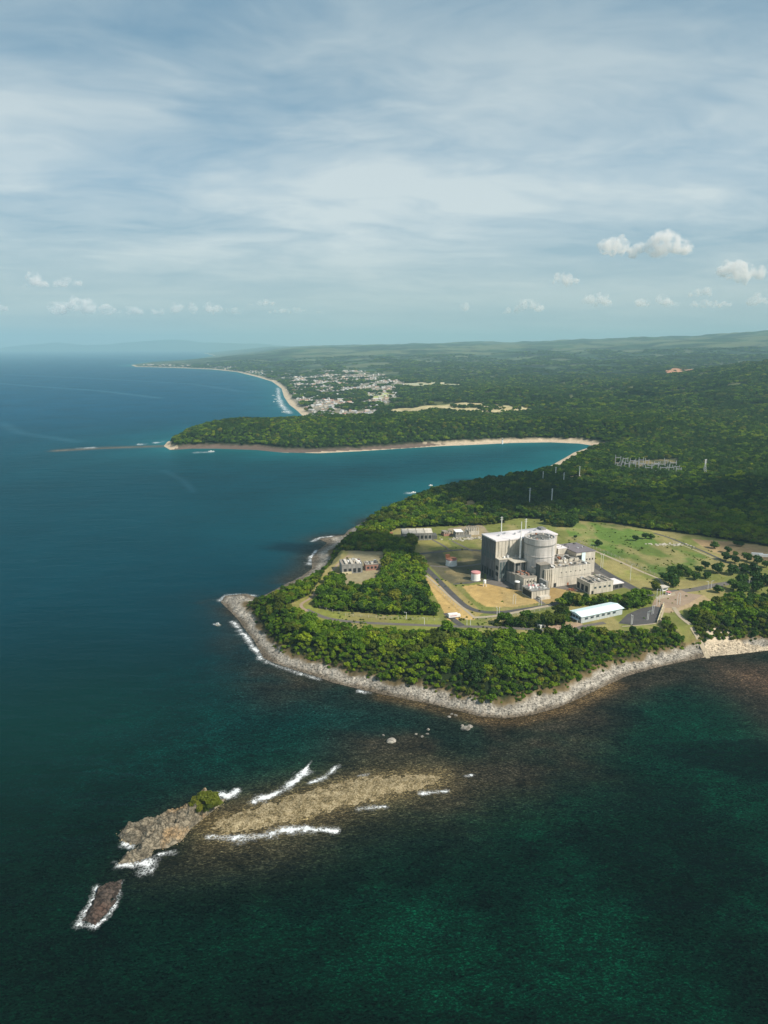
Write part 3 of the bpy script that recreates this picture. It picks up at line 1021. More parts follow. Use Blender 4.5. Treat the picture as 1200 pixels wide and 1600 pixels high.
ROCKS = [rock_mesh(i) for i in range(4)]
for me in ROCKS:
    me.materials.append(M['rock_pale'])
SEA_ROCKS = [(611, 1158, 3.2, 'flat pale rock alone in the water, widest of those off the beach'), (599, 1149, 0.9, 'small white rock just behind the wide flat rock'),
             (727, 1139, 3.0, 'largest ochre boulder of the cluster below the beach bend'), (735, 1135, 1.8, 'ochre boulder at the right end of the cluster below the beach bend'),
             (722, 1134, 1.3, 'ochre boulder topping the cluster below the beach bend'), (712, 1118, 1.2, 'small boulder in a row touching the shallow edge, right one'),
             (706, 1116, 1.1, 'small boulder in a row touching the shallow edge, middle one'), (702, 1120, 1.2, 'small boulder in a row touching the shallow edge, left one'),
             (669, 1140, 1.2, 'rock at the top of the loose triangle left of the ochre cluster'), (668, 1147, 1.0, 'rock at the right corner of the loose triangle left of the ochre cluster'),
             (660, 1151, 1.1, 'rock at the lower corner of the loose triangle left of the ochre cluster'), (650, 1147, 0.9, 'leftmost small rock of the scatter before the beach')]
for i, (px, py, s, lab) in enumerate(SEA_ROCKS):
    o = link_mesh('boulder', ROCKS[i % 4].copy() if i < 0 else ROCKS[i % 4])
    o.location = (*at(px, py), 0.15 * s)
    o.scale = (s * 1.25, s, s * .8)
    o.rotation_euler = (0, 0, i * 1.7)
    tag(o, lab, 'rock', 'rocks standing in the shallow water')


# ------------------------------------------------------------------ instances for what nobody could count
def scatter(name, pts, rot, scl, idx, sources, kind='stuff', mat=None):
    me = bpy.data.meshes.new(name)
    n = len(pts)
    me.vertices.add(n)
    me.vertices.foreach_set('co', np.asarray(pts, np.float32).ravel())
    a = me.attributes.new('rz', 'FLOAT', 'POINT')
    a.data.foreach_set('value', np.asarray(rot, np.float32))
    a = me.attributes.new('sc', 'FLOAT_VECTOR', 'POINT')
    a.data.foreach_set('vector', np.asarray(scl, np.float32).ravel())
    a = me.attributes.new('ix', 'INT', 'POINT')
    a.data.foreach_set('value', np.asarray(idx, np.int32))
    o = link_mesh(name, me)
    g = bpy.data.node_groups.new(name + '_nodes', 'GeometryNodeTree')
    g.interface.new_socket('Geometry', in_out='INPUT', socket_type='NodeSocketGeometry')
    g.interface.new_socket('Geometry', in_out='OUTPUT', socket_type='NodeSocketGeometry')
    N, L = g.nodes, g.links
    gi, go = N.new('NodeGroupInput'), N.new('NodeGroupOutput')
    ip = N.new('GeometryNodeInstanceOnPoints')
    jn = N.new('GeometryNodeJoinGeometry')
    for s in reversed(sources):
        oi = N.new('GeometryNodeObjectInfo')
        oi.inputs['Object'].default_value = s
        oi.inputs['As Instance'].default_value = True
        L.new(oi.outputs['Geometry'], jn.inputs[0])

    def named(nm, dt):
        q = N.new('GeometryNodeInputNamedAttribute')
        q.data_type = dt
        q.inputs['Name'].default_value = nm
        return q.outputs['Attribute']
    cx = N.new('ShaderNodeCombineXYZ')
    L.new(named('rz', 'FLOAT'), cx.inputs[2])
    e2r = N.new('FunctionNodeEulerToRotation')
    L.new(cx.outputs[0], e2r.inputs[0])
    L.new(gi.outputs[0], ip.inputs['Points'])
    L.new(jn.outputs[0], ip.inputs['Instance'])
    ip.inputs['Pick Instance'].default_value = True
    L.new(named('ix', 'INT'), ip.inputs['Instance Index'])
    L.new(e2r.outputs[0], ip.inputs['Rotation'])
    L.new(named('sc', 'FLOAT_VECTOR'), ip.inputs['Scale'])
    L.new(ip.outputs[0], go.inputs[0])
    md = o.modifiers.new('scatter', 'NODES')
    md.node_group = g
    tag(o, kind=kind)
    return o


# boulders of the open shore
def shore_rocks():
    n = 110000
    x = rng.uniform(-140, 420, n)
    y = rng.uniform(420, 800, n)
    sd = chunked(coast_sd, x, y)
    k = (sd > 1.6 + 5 * fbm(x / 14, y / 14, 2, 71) * (rng.random(n) < .9)) & (sd < 11 - 7 * (fbm(x / 9, y / 9, 3, 31) - .5) - 9 * (fbm(x / 34, y / 34, 2, 36) - .5)) & (rng.random(n) < 0.30) & (fbm(x / 16, y / 16, 3, 38) > .40)
    k &= ~inside(poly([(1098, 1034), (1102, 1000), (1120, 994), (1150, 1006), (1175, 1010), (1160, 1030)], 1), x, y)
    x, y, sd = x[k], y[k], sd[k]
    z = elevation(x, y, sd)
    s = 0.14 + rng.gamma(.8, 0.20, len(x))
    s = np.minimum(s, 1.7)
    scl = np.stack([s * rng.uniform(.8, 1.5, len(s)), s * rng.uniform(.7, 1.1, len(s)), s * rng.uniform(.55, .95, len(s))], 1)
    src = [o for o in bpy.data.objects if o.name.startswith('boulder')][:4]
    scatter('shore_rocks', np.stack([x, y, z + 0.1 * s], 1), rng.uniform(0, 6.28, len(s)), scl, rng.integers(0, 4, len(s)), src)
    # rubble on the spit, rims of the islet
    x = rng.uniform(-170, 60, 16000)
    y = rng.uniform(290, 420, 16000)
    d = line_dist(SPIT, x, y, True)
    ins = inside(SPIT, x, y)
    di = line_dist(ISLET, x, y, True)
    k = (ins & (d > 1) & (rng.random(len(x)) < .5)) | ((di < 1.6) & ~ins & (rng.random(len(x)) < .8))
    x, y = x[k], y[k]
    s = np.minimum(0.12 + rng.gamma(1.2, 0.10, len(x)), .8)
    scl = np.stack([s * 1.3, s, s * .6], 1)
    dk = [link_mesh('boulder', rock_mesh(40 + i, sub=1), M['gravel']) for i in range(2)]
    for o, (px, py), lab in zip(dk, ((384, 1292), (655, 1222)), ('brown boulder at the surf end of the gravel spit', 'brown boulder near the far tip of the gravel spit')):
        o.location = (*at(px, py), 0.3)
        o.scale = (1.0, .8, .7)
        tag(o, lab, 'rock', 'rocks standing in the shallow water')
    scatter('spit_rubble', np.stack([x, y, np.full(len(x), .18)], 1), rng.uniform(0, 6.28, len(s)), scl, rng.integers(0, 2, len(s)), dk)


shore_rocks()


# ------------------------------------------------------------------ trees
def crown_mesh(seed, lobes=9, clumps=46, flat=0.8, spread=0.74, leaf=0.21, mat=None, lobe_r=(.22, .46), name='crown'):
    """a crown of unit radius: several ragged lobes made of leaf clumps over a rough inner mass"""
    rr = random.Random(seed)
    mb = MB()
    L = [(Vector((0, 0, .12)), .55)]
    for i in range(lobes):
        a = 2 * math.pi * i / lobes + rr.uniform(-.35, .35)
        q = spread * rr.uniform(.55, 1.05)
        L.append((Vector((q * math.cos(a), q * math.sin(a), rr.uniform(-.36, .50))), rr.uniform(*lobe_r)))
    L.append((Vector((rr.uniform(-.2, .2), rr.uniform(-.2, .2), .42)), .42))
    ico = bmesh.new()
    bmesh.ops.create_icosphere(ico, subdivisions=2, radius=1)
    iv = [v.co.copy() for v in ico.verts]
    jf = [tuple(v.index for v in f.verts) for f in ico.faces]
    ico.free()
    for c, r in L:
        vs = []
        for v in iv:
            p = c + v * r * (0.68 + rr.uniform(-.2, .2))
            vs.append((p.x, p.y, p.z * flat))
        mb.add(vs, jf, False)
        for k in range(clumps):
            zc = rr.uniform(-.55, 1)
            a = rr.uniform(0, 2 * math.pi)
            s = math.sqrt(1 - zc * zc)
            n = Vector((s * math.cos(a), s * math.sin(a), zc))
            p = c + n * r * rr.uniform(.75, 1.25)
            nn = (n + Vector((rr.uniform(-1, 1), rr.uniform(-1, 1), rr.uniform(-.4, 1.1))) * .75).normalized()
            t1 = nn.orthogonal().normalized()
            t1.rotate(Matrix.Rotation(rr.uniform(0, 6.28), 3, nn))
            t2 = nn.cross(t1)
            w = leaf * rr.uniform(.6, 1.25)
            h = w * rr.uniform(.55, 1)
            bend = nn * w * .35
            pts = [p - t1 * w - bend, p - t2 * h, p + t1 * w - bend, p + t2 * h]
            pts = [(q_.x, q_.y, q_.z * flat) for q_ in pts]
            mb.add(pts, [(0, 1, 2), (0, 2, 3)])
    me = mb.mesh(name)
    me.materials.append(mat)
    return me


def trunk_mesh(seed, h=1.0, r=0.05):
    rr = random.Random(seed)
    mb = MB()
    mb.cyl(0, 0, 0, h, r * 1.3, r * .7, 7)
    for i in range(4):
        a = i * 1.57 + rr.uniform(-.4, .4)
        e = Vector((.45 * math.cos(a), .45 * math.sin(a), h + .22))
        mb.bar((0, 0, h * .75), e, r * .7)
    me = mb.mesh('trunk')
    me.materials.append(M['bark'])
    return me


KINDS = [('broad_tree', [crown_mesh(i, mat=M['leaf']) for i in range(3)], 'bright green broad-crowned tree'),
         ('dense_tree', [crown_mesh(10 + i, 6, 46, .88, .5, .22, M['leaf_dark']) for i in range(2)], 'dark green dense-crowned tree'),
         ('olive_tree', [crown_mesh(20 + i, 9, 36, .66, .68, .25, M['leaf_olive']) for i in range(1)], 'olive green spreading tree'),
         ('yellow_tree', [crown_mesh(30, 8, 40, .8, .58, .24, M['leaf_yellow'])], 'yellow-green tree')]
FLAT = [(k, j) for k in range(4) for j in range(len(KINDS[k][1]))]       # crown shape -> kind
TRUNKS = [trunk_mesh(i) for i in range(3)]
CROWN_OBJ = {}


def make_tree(x, y, z, r, h, shape, rz, label, group, name=None):
    """h = height of the crown's middle above the ground, r = crown radius"""
    k, j = FLAT[shape]
    t = empty(name or KINDS[k][0], (x, y, z), rz, label, 'tree', group)
    c = link_mesh('crown', KINDS[k][1][j], None, t, (0, 0, h))
    c.scale = (r, r, r * 1.05)
    tr = link_mesh('trunk', TRUNKS[shape % 3], None, t, (0, 0, -.3))
    tr.scale = (r, r, h)
    CROWN_OBJ.setdefault(shape, c)
    return t


def forest_points(r0, r1, az0, az1, step):
    rm = (r0 + r1) / 2
    xs = np.arange(-r1 * .6, r1 * .75, step)
    ys = np.arange(r0 * .7, r1, step)
    X, Y = np.meshgrid(xs, ys)
    x = X.ravel() + rng.uniform(-.48, .48, X.size) * step
    y = Y.ravel() + rng.uniform(-.48, .48, X.size) * step
    r = np.hypot(x, y)
    az = x / y
    k = (r >= r0) & (r < r1) & (az > az0) & (az < az1)
    x, y = x[k], y[k]
    sd = chunked(coast_sd, x, y)
    rr_ = np.hypot(x, y)
    lim = np.where(rr_ < 1300, 14.5 + (fbm(x / 9, y / 9, 3, 31) - .5) * 8, 34 + (fbm(x / 25, y / 25, 3, 32) - .5) * 16)
    k = sd > lim
    x, y, sd = x[k], y[k], sd[k]
    k = ~in_clear(x, y)
    x, y, sd = x[k], y[k], sd[k]
    gap = (np.hypot(x, y) > 2350) & (fbm(x / 55, y / 55, 3, 72) + .35 * (fbm(x / 420, y / 420, 3, 73) - .5) > .66)
    x, y, sd = x[~gap], y[~gap], sd[~gap]
    tn = inside(TOWN, x, y) & (fbm(x / 120, y / 120, 3, 25) > .47)
    k = ~tn
    x, y, sd = x[k], y[k], sd[k]
    return x, y, elevation(x, y, sd), sd


def kind_map(x, y):
    """which crown stands where: stands of one kind with others mixed in"""
    a = fbm(x / 70, y / 70, 3, 61) + rng.uniform(-.16, .16, len(x))
    b = fbm(x / 45, y / 45, 3, 62) + rng.uniform(-.2, .2, len(x))
    s = np.where(a > .56, 3 + rng.integers(0, 2, len(x)), rng.integers(0, 3, len(x)))
    s = np.where(b > .66, 5, s)
    s = np.where((b < .27) & (rng.random(len(x)) < .5), 6, s)
    return s


def build_forest():
    x, y, z, sd = forest_points(430, 1120, -.30, .62, 4.4)
    n = len(x)
    s = kind_map(x, y)
    # scrubby low edge by the shore, taller inside; a low bright thicket in front
    rad = 1.7 + rng.gamma(1.4, .88, n) + 1.3 * fbm(x / 40, y / 40, 3, 64)
    rad *= 0.62 + .42 * sstep(17, 48, sd)
    rad = np.minimum(rad, 7.0)
    rad *= 1 - .55 * np.exp(-(line_dist(WEST_ROCKS, x, y) / 45) ** 2)
    hgt = rad * rng.uniform(.6, 1.0, n) + rng.uniform(0, 2.6, n) * sstep(26, 60, sd)
    keep = np.ones(n, bool)
    # the ones that show largest become trees of their own
    d = np.sqrt(x * x + y * y + (CAM_H - z) ** 2)
    f = (y * CP - (z - CAM_H) * SP)
    px = 600 + FPX * x / f
    py = 800 - FPX * (y * SP + (z - CAM_H) * CP) / f
    vis = (px > 8) & (px < 1192) & (py < 1592)
    score = np.where(vis, rad / d, 0)
    order = np.argsort(-score)[:255]
    first = {}
    for i in order:
        k, j = FLAT[s[i]]
        where = 'fringing the rocky shore' if sd[i] < 34 else 'within the headland forest'
        big = 'low ' if rad[i] < 3.6 else ('large ' if rad[i] > 5.4 else '')
        make_tree(x[i], y[i], z[i], rad[i], hgt[i], int(s[i]), rng.uniform(0, 6.28), f'{big}{KINDS[k][2]} {where}', f'{big}{KINDS[k][0]}s {where}'.replace('_', ' '))
        keep[i] = False
    rz = rng.uniform(0, 6.28, n)
    P = [np.stack([x, y, z + hgt], 1)[keep]]
    SC = [np.stack([rad, rad, rad * 1.05], 1)[keep]]
    RZ, IX = [rz[keep]], [s[keep]]
    for r0, r1, st, rr in ((1120, 2600, 8.6, 5.6), (2600, 5200, 15.5, 9.6), (5200, 9500, 34, 17)):
        x, y, z, sd = forest_points(r0, r1, -.36, .62, st)
        n = len(x)
        rad = rr * rng.uniform(.7, 1.3, n) * (.75 + .5 * fbm(x / 90, y / 90, 3, 64))
        if r0 > 5000:
            kk = fbm(x / 240, y / 340, 4, 68) > .47
            x, y, z, sd, rad = x[kk], y[kk], z[kk], sd[kk], rad[kk]
            n = len(x)
        P.append(np.stack([x, y, z + rad * .7], 1))
        SC.append(np.stack([rad, rad, rad * (1.0 if r0 < 2000 else (.8 if r0 < 5000 else .5))], 1))
        RZ.append(rng.uniform(0, 6.28, n))
        q = kind_map(x, y)
        IX.append(np.where(rng.random(n) < .55, 3 + rng.integers(0, 2, n), q))
    for sh in range(len(FLAT)):
        if sh not in CROWN_OBJ:
            q = at(560 + 25 * sh, 1050, 12)
            make_tree(*q, 11, 4.5, 4, sh, 0, 'tree of an odd kind', 'forest')
    src = [CROWN_OBJ[i] for i in range(len(FLAT))]
    P, SC, RZ, IX = (np.concatenate(v) for v in (P, SC, RZ, IX))
    print('forest', len(P))
    scatter('forest', P, RZ, SC, IX, src)


build_forest()

# low scrub and grass tussocks at the upper edge of the shore
def build_scrub():
    bush = [crown_mesh(70, 5, 20, .7, .6, .3, M['leaf_olive'], name='bush'), crown_mesh(71, 5, 20, .7, .6, .3, M['leaf'], name='bush')]
    src = []
    for me, (px, py), lab in zip(bush, ((770, 1093), (590, 1050)), ('low olive bush at the top of the pale beach near its bend', 'low green bush at the top of the rocky shore left of the bend')):
        o = link_mesh('bush', me)
        q = at(px, py, 6)
        o.location = (*q, float(ground_z(*q)[0]) + .5)
        o.scale = (1.8, 1.8, 1.6)
        tag(o, lab, 'bush')
        src.append(o)
    n = 26000
    x = rng.uniform(-140, 560, n)
    y = rng.uniform(430, 830, n)
    sd = chunked(coast_sd, x, y)
    k = (sd > 11.5) & (sd < 20) & (fbm(x / 12, y / 12, 3, 66) > .42) & (rng.random(n) < .8)
    k &= ~inside(poly([(1090, 1030), (1100, 1000), (1120, 996), (1150, 1008), (1210, 1012), (1210, 1022), (1140, 1026)], 1), x, y)
    x, y, sd = x[k], y[k], sd[k]
    z = elevation(x, y, sd)
    r = rng.uniform(.7, 1.9, len(x))
    P, SC = [np.stack([x, y, z + .3 * r], 1)], [np.stack([r, r, r], 1)]
    # undergrowth filling the floor of the near woods
    x, y, z, sd = forest_points(430, 900, -.30, .62, 3.6)
    k = fbm(x / 15, y / 15, 3, 74) > .38
    x, y, z = x[k], y[k], z[k]
    r = rng.uniform(1.0, 2.6, len(x))
    P.append(np.stack([x, y, z + .5 * r], 1))
    SC.append(np.stack([r, r, r * rng.uniform(.7, 1.5, len(x))], 1))
    # rough plants scattered over the neglected lawns
    x = rng.uniform(-60, 420, 16000)
    y = rng.uniform(560, 1000, 16000)
    sd = chunked(coast_sd, x, y)
    m = np.zeros(len(x), bool)
    for i, dens in ((0, .5), (1, .4), (3, .5), (14, .16), (15, .2), (17, .12), (11, .25), (9, .06), (4, .05), (3, .3)):
        m |= inside(CLEAR[i][0], x, y) & (rng.random(len(x)) < dens) & (fbm(x / 18, y / 18, 3, 67) > .5)
    m &= (sd > 40)
    x, y = x[m], y[m]
    r = rng.uniform(.4, 1.5, len(x))
    P.append(np.stack([x, y, PZ + .2 * r], 1))
    SC.append(np.stack([r, r, r], 1))
    P, SC = np.concatenate(P), np.concatenate(SC)
    scatter('scrub', P, rng.uniform(0, 6.28, len(P)), SC, rng.integers(0, 2, len(P)), src)


build_scrub()

# round clipped trees standing on the lawns east of the plant (px, py of the foot, crown radius m)
ROUND = [(1049, 899, 4.2), (1060, 903, 4.0), (1072, 897, 3.6), (1063, 892, 3.6), (1077, 901, 2.8), (1087, 906, 3.6), (1092, 895, 3.4), (1104, 904, 3.4), (1102, 888, 3.6), (1120, 895, 5.2),
         (1134, 876, 4.2), (1145, 898, 5.0), (1162, 896, 4.8), (1178, 896, 5.2), (1148, 880, 3.8), (1116, 857, 3.8), (1137, 864, 3.2), (1149, 869, 2.6), (1167, 877, 4.2), (1184, 881, 4.2),
         (1197, 887, 3.6), (1158, 913, 5.0), (1180, 911, 5.2), (1198, 916, 5.4), (1146, 922, 4.6), (1122, 926, 3.6), (1160, 928, 5.0), (1181, 924, 5.2), (1150, 853, 2.8), (1158, 854, 2.8),
         (1008, 842, 3.4), (1018, 842, 3.0), (993, 845, 3.0), (935, 853, 3.4), (899, 841, 1.8), (1024, 930 - 8, 5.4), (1045, 912, 5.0), (1053, 917, 4.0), (1038, 907, 3.6)]
ROUND_WORDS = ['first', 'second', 'third', 'fourth', 'fifth', 'sixth', 'seventh', 'eighth', 'ninth', 'tenth']


def build_round():
    me = [crown_mesh(80 + i, 7, 44, .82, .46, .22, M['leaf_dark'], (.40, .5)) for i in range(2)]
    for me_ in me[1:]:
        me_.materials[0] = M['leaf_dark']
    special = {19: 'rounded yard tree left of the white container on the bare east strip', 17: 'small brownish rounded tree at the edge of the bare east strip', 33: 'rounded bush alone on the lawn behind the fuel building',
               35: 'yellow-green tree beside the plant gate house', 34: 'little round bush on the lawn behind the turbine hall', 9: 'widest rounded tree of the cluster above the east road', 25: 'rounded tree alone on the verge below the east road',
               15: 'rounded tree below the dark north-east track'}
    for i, (px, py, r) in enumerate(ROUND):
        q = at(px, py, PZ)
        if i == 35:
            make_tree(*q, PZ, r, r * .9, 6, 0, special[i], None, 'yellow_tree')
            continue
        area = 'on the lawn above the east road' if i < 9 or i >= 36 else ('on the lawn behind the plant' if 30 <= i < 35 else ('below the east road at right' if i in (21, 22, 23, 24, 25, 26, 27) else ('by the north-east track at right' if i in (15, 16, 17, 18, 19, 20, 28, 29) else 'between the east road and the track')))
        r *= 1.5
        t = empty('round_tree', (*q, PZ), rng.uniform(0, 6), special.get(i, f'dark rounded yard tree {area}'), 'tree', None if i in special else f'rounded yard trees {area}')
        c = link_mesh('crown', me[i % 2], None, t, (0, 0, r * .75))
        c.scale = (r, r, r * rng.uniform(.85, 1.05))
        k = link_mesh('trunk', TRUNKS[i % 3], None, t, (0, 0, -.2))
        k.scale = (r, r, r * .7)


build_round()

# the thicket on the islet
def build_islet_bush():
    t = empty('islet_bush', (PEAK[0], PEAK[1], 8.2), 0, 'yellow-green bushy thicket crowning the rocky islet', 'bush')
    rr = random.Random(5)
    for i, (dx, dy, dz, r, mt) in enumerate([(0, 0, 2.6, 4.6, 'leaf'), (-4.5, -1, .8, 3.2, 'leaf_yellow'), (4.0, 1.2, 1.2, 3.6, 'leaf'), (6.5, -.5, -1.0, 2.6, 'leaf_yellow'), (-1.5, -4, -1.2, 2.9, 'leaf_yellow'),
                                             (2.5, -3.6, -.4, 2.6, 'leaf_olive'), (-6.5, 0.5, -1.2, 2.2, 'leaf_olive'), (1.0, 3, .8, 3.6, 'leaf_dark')]):
        o = link_mesh('bush_clump', crown_mesh(90 + i, 7, 60, .8, .6, .16, M[{'leaf': 'leaf_yellow', 'leaf_dark': 'leaf_yellow'}.get(mt, mt)], name='bush_clump'), None, t, (dx, dy, dz))
        o.scale = (r * 1.25, r * 1.25, r * 1.15)
        o.rotation_euler = (0, 0, i)


build_islet_bush()


# ------------------------------------------------------------------ roads and paths (flat sheets on the plateau)
def ribbon(name, px_pts, width, mat, dz=0.06, z=None, ends=0):
    zz = PZ if z is None else z
    P = np.array([at(x, y, zz) for x, y in px_pts])
    # smooth with Catmull-Rom
    Q = []
    n = len(P)
    for i in range(n - 1):
        p0, p1, p2, p3 = P[max(i - 1, 0)], P[i], P[i + 1], P[min(i + 2, n - 1)]
        k = max(2, int(np.linalg.norm(p2 - p1) / 5))
        for j in range(k):
            t = j / k
            Q.append(0.5 * ((2 * p1) + (-p0 + p2) * t + (2 * p0 - 5 * p1 + 4 * p2 - p3) * t * t + (-p0 + 3 * p1 - 3 * p2 + p3) * t ** 3))
    Q.append(P[-1])
    Q = np.array(Q)
    T = np.gradient(Q, axis=0)
    T /= np.linalg.norm(T, axis=1)[:, None] + 1e-9
    Nn = np.stack([-T[:, 1], T[:, 0]], 1) * width / 2
    mb = MB()
    vs = []
    for q, m_ in zip(Q, Nn):
        for s in (1, -1):
            a = q + m_ * s
            vs.append((a[0], a[1]))
    if z is None:
        zs = np.full(len(vs), PZ + dz)
    else:
        arr = np.array(vs)
        zs = ground_z(arr[:, 0], arr[:, 1]) + dz
    mb.add([(v[0], v[1], h) for v, h in zip(vs, zs)], [(2 * i, 2 * i + 1, 2 * i + 3, 2 * i + 2) for i in range(len(Q) - 1)])
    o = mb.build(name, mat)
    tag(o, kind='structure')
    return o


def sheet(name, pts, mat, dz):
    P = [at(x, y, PZ) for x, y in pts]
    o = MB().add([(x, y, PZ + dz) for x, y in P], [tuple(range(len(P)))]).build(name, mat)
    if o.data.polygons[0].normal.z < 0:
        o.data.flip_normals()
    tag(o, kind='structure')
    return o


ribbon('perimeter_road', [(640, 858), (648, 868), (662, 884), (684, 906), (708, 930), (726, 946), (748, 955), (780, 957), (820, 952), (862, 945), (882, 938)], 6.5, M['asphalt'], 0.05)
ribbon('pale_path', [(666, 899), (684, 915), (708, 937), (732, 957), (742, 966)], 2.6, M['pale_path'], 0.10)
ribbon('pale_path', [(742, 965), (770, 963), (800, 958), (840, 950), (862, 946)], 4.0, M['pale_path'], 0.14)
ribbon('coast_road', [(478, 952), (490, 958), (512, 966), (545, 971), (590, 974), (640, 976), (690, 978), (730, 979), (780, 980), (840, 984), (885, 986), (915, 978), (945, 973)], 5.0, M['asphalt_old'], 0.05)
ribbon('link_road', [(697, 958), (707, 967), (722, 978)], 6.0, M['asphalt'], 0.09)
ribbon('dirt_path', [(494, 930), (508, 908), (526, 884), (545, 868)], 3.0, M['dirt'], 0.05)
ribbon('dirt_path', [(480, 955), (470, 945), (488, 932), (497, 915)], 3.0, M['dirt'], 0.07)
ribbon('service_road', [(650, 866), (690, 862), (725, 859), (757, 861)], 5.0, M['asphalt'], 0.08)
ribbon('service_road', [(672, 884), (700, 886), (730, 884), (757, 880)], 3.5, M['asphalt_old'], 0.08)
ribbon('service_road', [(708, 913), (735, 910), (770, 906), (790, 903)], 3.0, M['asphalt'], 0.07)
ribbon('service_road', [(675, 843), (690, 851), (702, 859)], 3.0, M['asphalt_old'], 0.11)
ribbon('service_road', [(706, 845), (720, 852), (738, 861)], 3.0, M['asphalt_old'], 0.11)
ribbon('service_road', [(700, 842), (740, 842), (762, 838)], 4.0, M['asphalt_old'], 0.06)
ribbon('service_road', [(820, 921), (838, 936), (850, 944)], 4.5, M['asphalt_old'], 0.12)
ribbon('back_road', [(905, 862), (930, 884), (950, 897), (975, 911), (1000, 924), (1020, 931)], 9.0, M['asphalt'], 0.05)
ribbon('boundary_path', [(900, 848), (930, 861), (965, 876), (1000, 892), (1030, 905), (1036, 915)], 3.2, M['pale_path'], 0.07)
ribbon('east_road', [(1048, 925), (1085, 921), (1110, 916), (1140, 911), (1180, 908), (1215, 906)], 9.0, M['asphalt_old'], 0.06)
ribbon('north_track', [(1022, 833), (1045, 840), (1070, 850), (1100, 862), (1130, 876), (1165, 892), (1205, 908)], 3.5, M['asphalt'], 0.09)
ribbon('north_kerb', [(1050, 845), (1072, 854), (1098, 865), (1122, 876)], 1.6, M['pale_path'], 0.13)
sheet('gate_forecourt', [(1022, 938), (1030, 930), (1064, 922), (1075, 927), (1098, 930), (1080, 941), (1060, 950), (1040, 950), (1018, 947)], M['dirt'], 0.16)
sheet('gate_apron', [(1024, 936), (1030, 931), (1054, 926), (1056, 930), (1030, 937)], M['pale_path'], 0.22)
sheet('parking', [(966, 974), (980, 960), (1000, 951), (1022, 947), (1034, 950), (1030, 968), (1020, 975), (990, 977)], M['asphalt'], 0.10)
ribbon('parking_kerb', [(1038, 948), (1034, 962), (1029, 973), (1000, 977), (972, 979)], 1.6, M['pale_path'], 0.18)
sheet('yard_paving', [(760, 912), (820, 925), (862, 918), (905, 925), (935, 928), (975, 918), (1000, 926), (960, 900), (930, 884), (905, 870), (760, 880)], M['asphalt_old'], 0.03)
ribbon('beach_path', [(1052, 952), (1064, 968), (1082, 982), (1098, 992), (1110, 1004)], 4.0, M['pale_path'], 0.25, z=14)


# ------------------------------------------------------------------ the power plant
AXIS = R(21.5)
PB = (114.1, 697.5)


def plant(a, b):
    c, s = math.cos(AXIS), math.sin(AXIS)
    return (PB[0] + a * c - b * s, PB[1] + a * s + b * c)


def house_at(name, a, b, label, cat, z=PZ, rz=AXIS):
    return empty(name, (*plant(a, b), z), rz, label, cat)


def parapet(x0, x1, y0, y1, z, h=1.0, w=.6):
    mb = MB()
    mb.box(x0, x1, y0, y0 + w, z, z + h).box(x0, x1, y1 - w, y1, z, z + h)
    mb.box(x0, x0 + w, y0 + w, y1 - w, z, z + h).box(x1 - w, x1, y0 + w, y1 - w, z, z + h)
    return mb


def roof_clutter(root, x0, x1, y0, y1, z, n, seed, mats=('steel', 'conc_grey', 'white', 'conc_dark', 'rust'), smax=3.2):
    rr = random.Random(seed)
    for i in range(n):
        x, y = rr.uniform(x0, x1), rr.uniform(y0, y1)
        w, d, h = rr.uniform(.9, smax), rr.uniform(.9, smax), rr.uniform(.6, 2.2)
        mb = MB()
        k = rr.random()
        if k < .6:
            mb.box(x - w / 2, x + w / 2, y - d / 2, y + d / 2, z, z + h)
            mb.box(x - w / 2 - .12, x + w / 2 + .12, y - d / 2 - .12, y + d / 2 + .12, z + h, z + h + .15)
            nm = 'roof_unit'
        elif k < .8:
            mb.cyl(x, y, z, z + h * 1.2, w * .35, n=12)
            nm = 'roof_vent'
        else:
            mb.bar((x - w, y, z + .5), (x + w, y + rr.uniform(-2, 2), z + .5), .5)
            mb.box(x - w, x - w + .3, y - .2, y + .2, z, z + .4)
            nm = 'roof_pipe'
        mb.build(nm, M[rr.choice(mats)], root)


def door(root, x, y, z, w=3, h=4, mat='dark', axis='y'):
    f = MB()
    if axis == 'y':
        f.box(x, x + w, y - .12, y + .05, z, z + h)
    else:
        f.box(x - .12, x + .05, y, y + w, z, z + h)
    return f.build('door', M[mat], root)


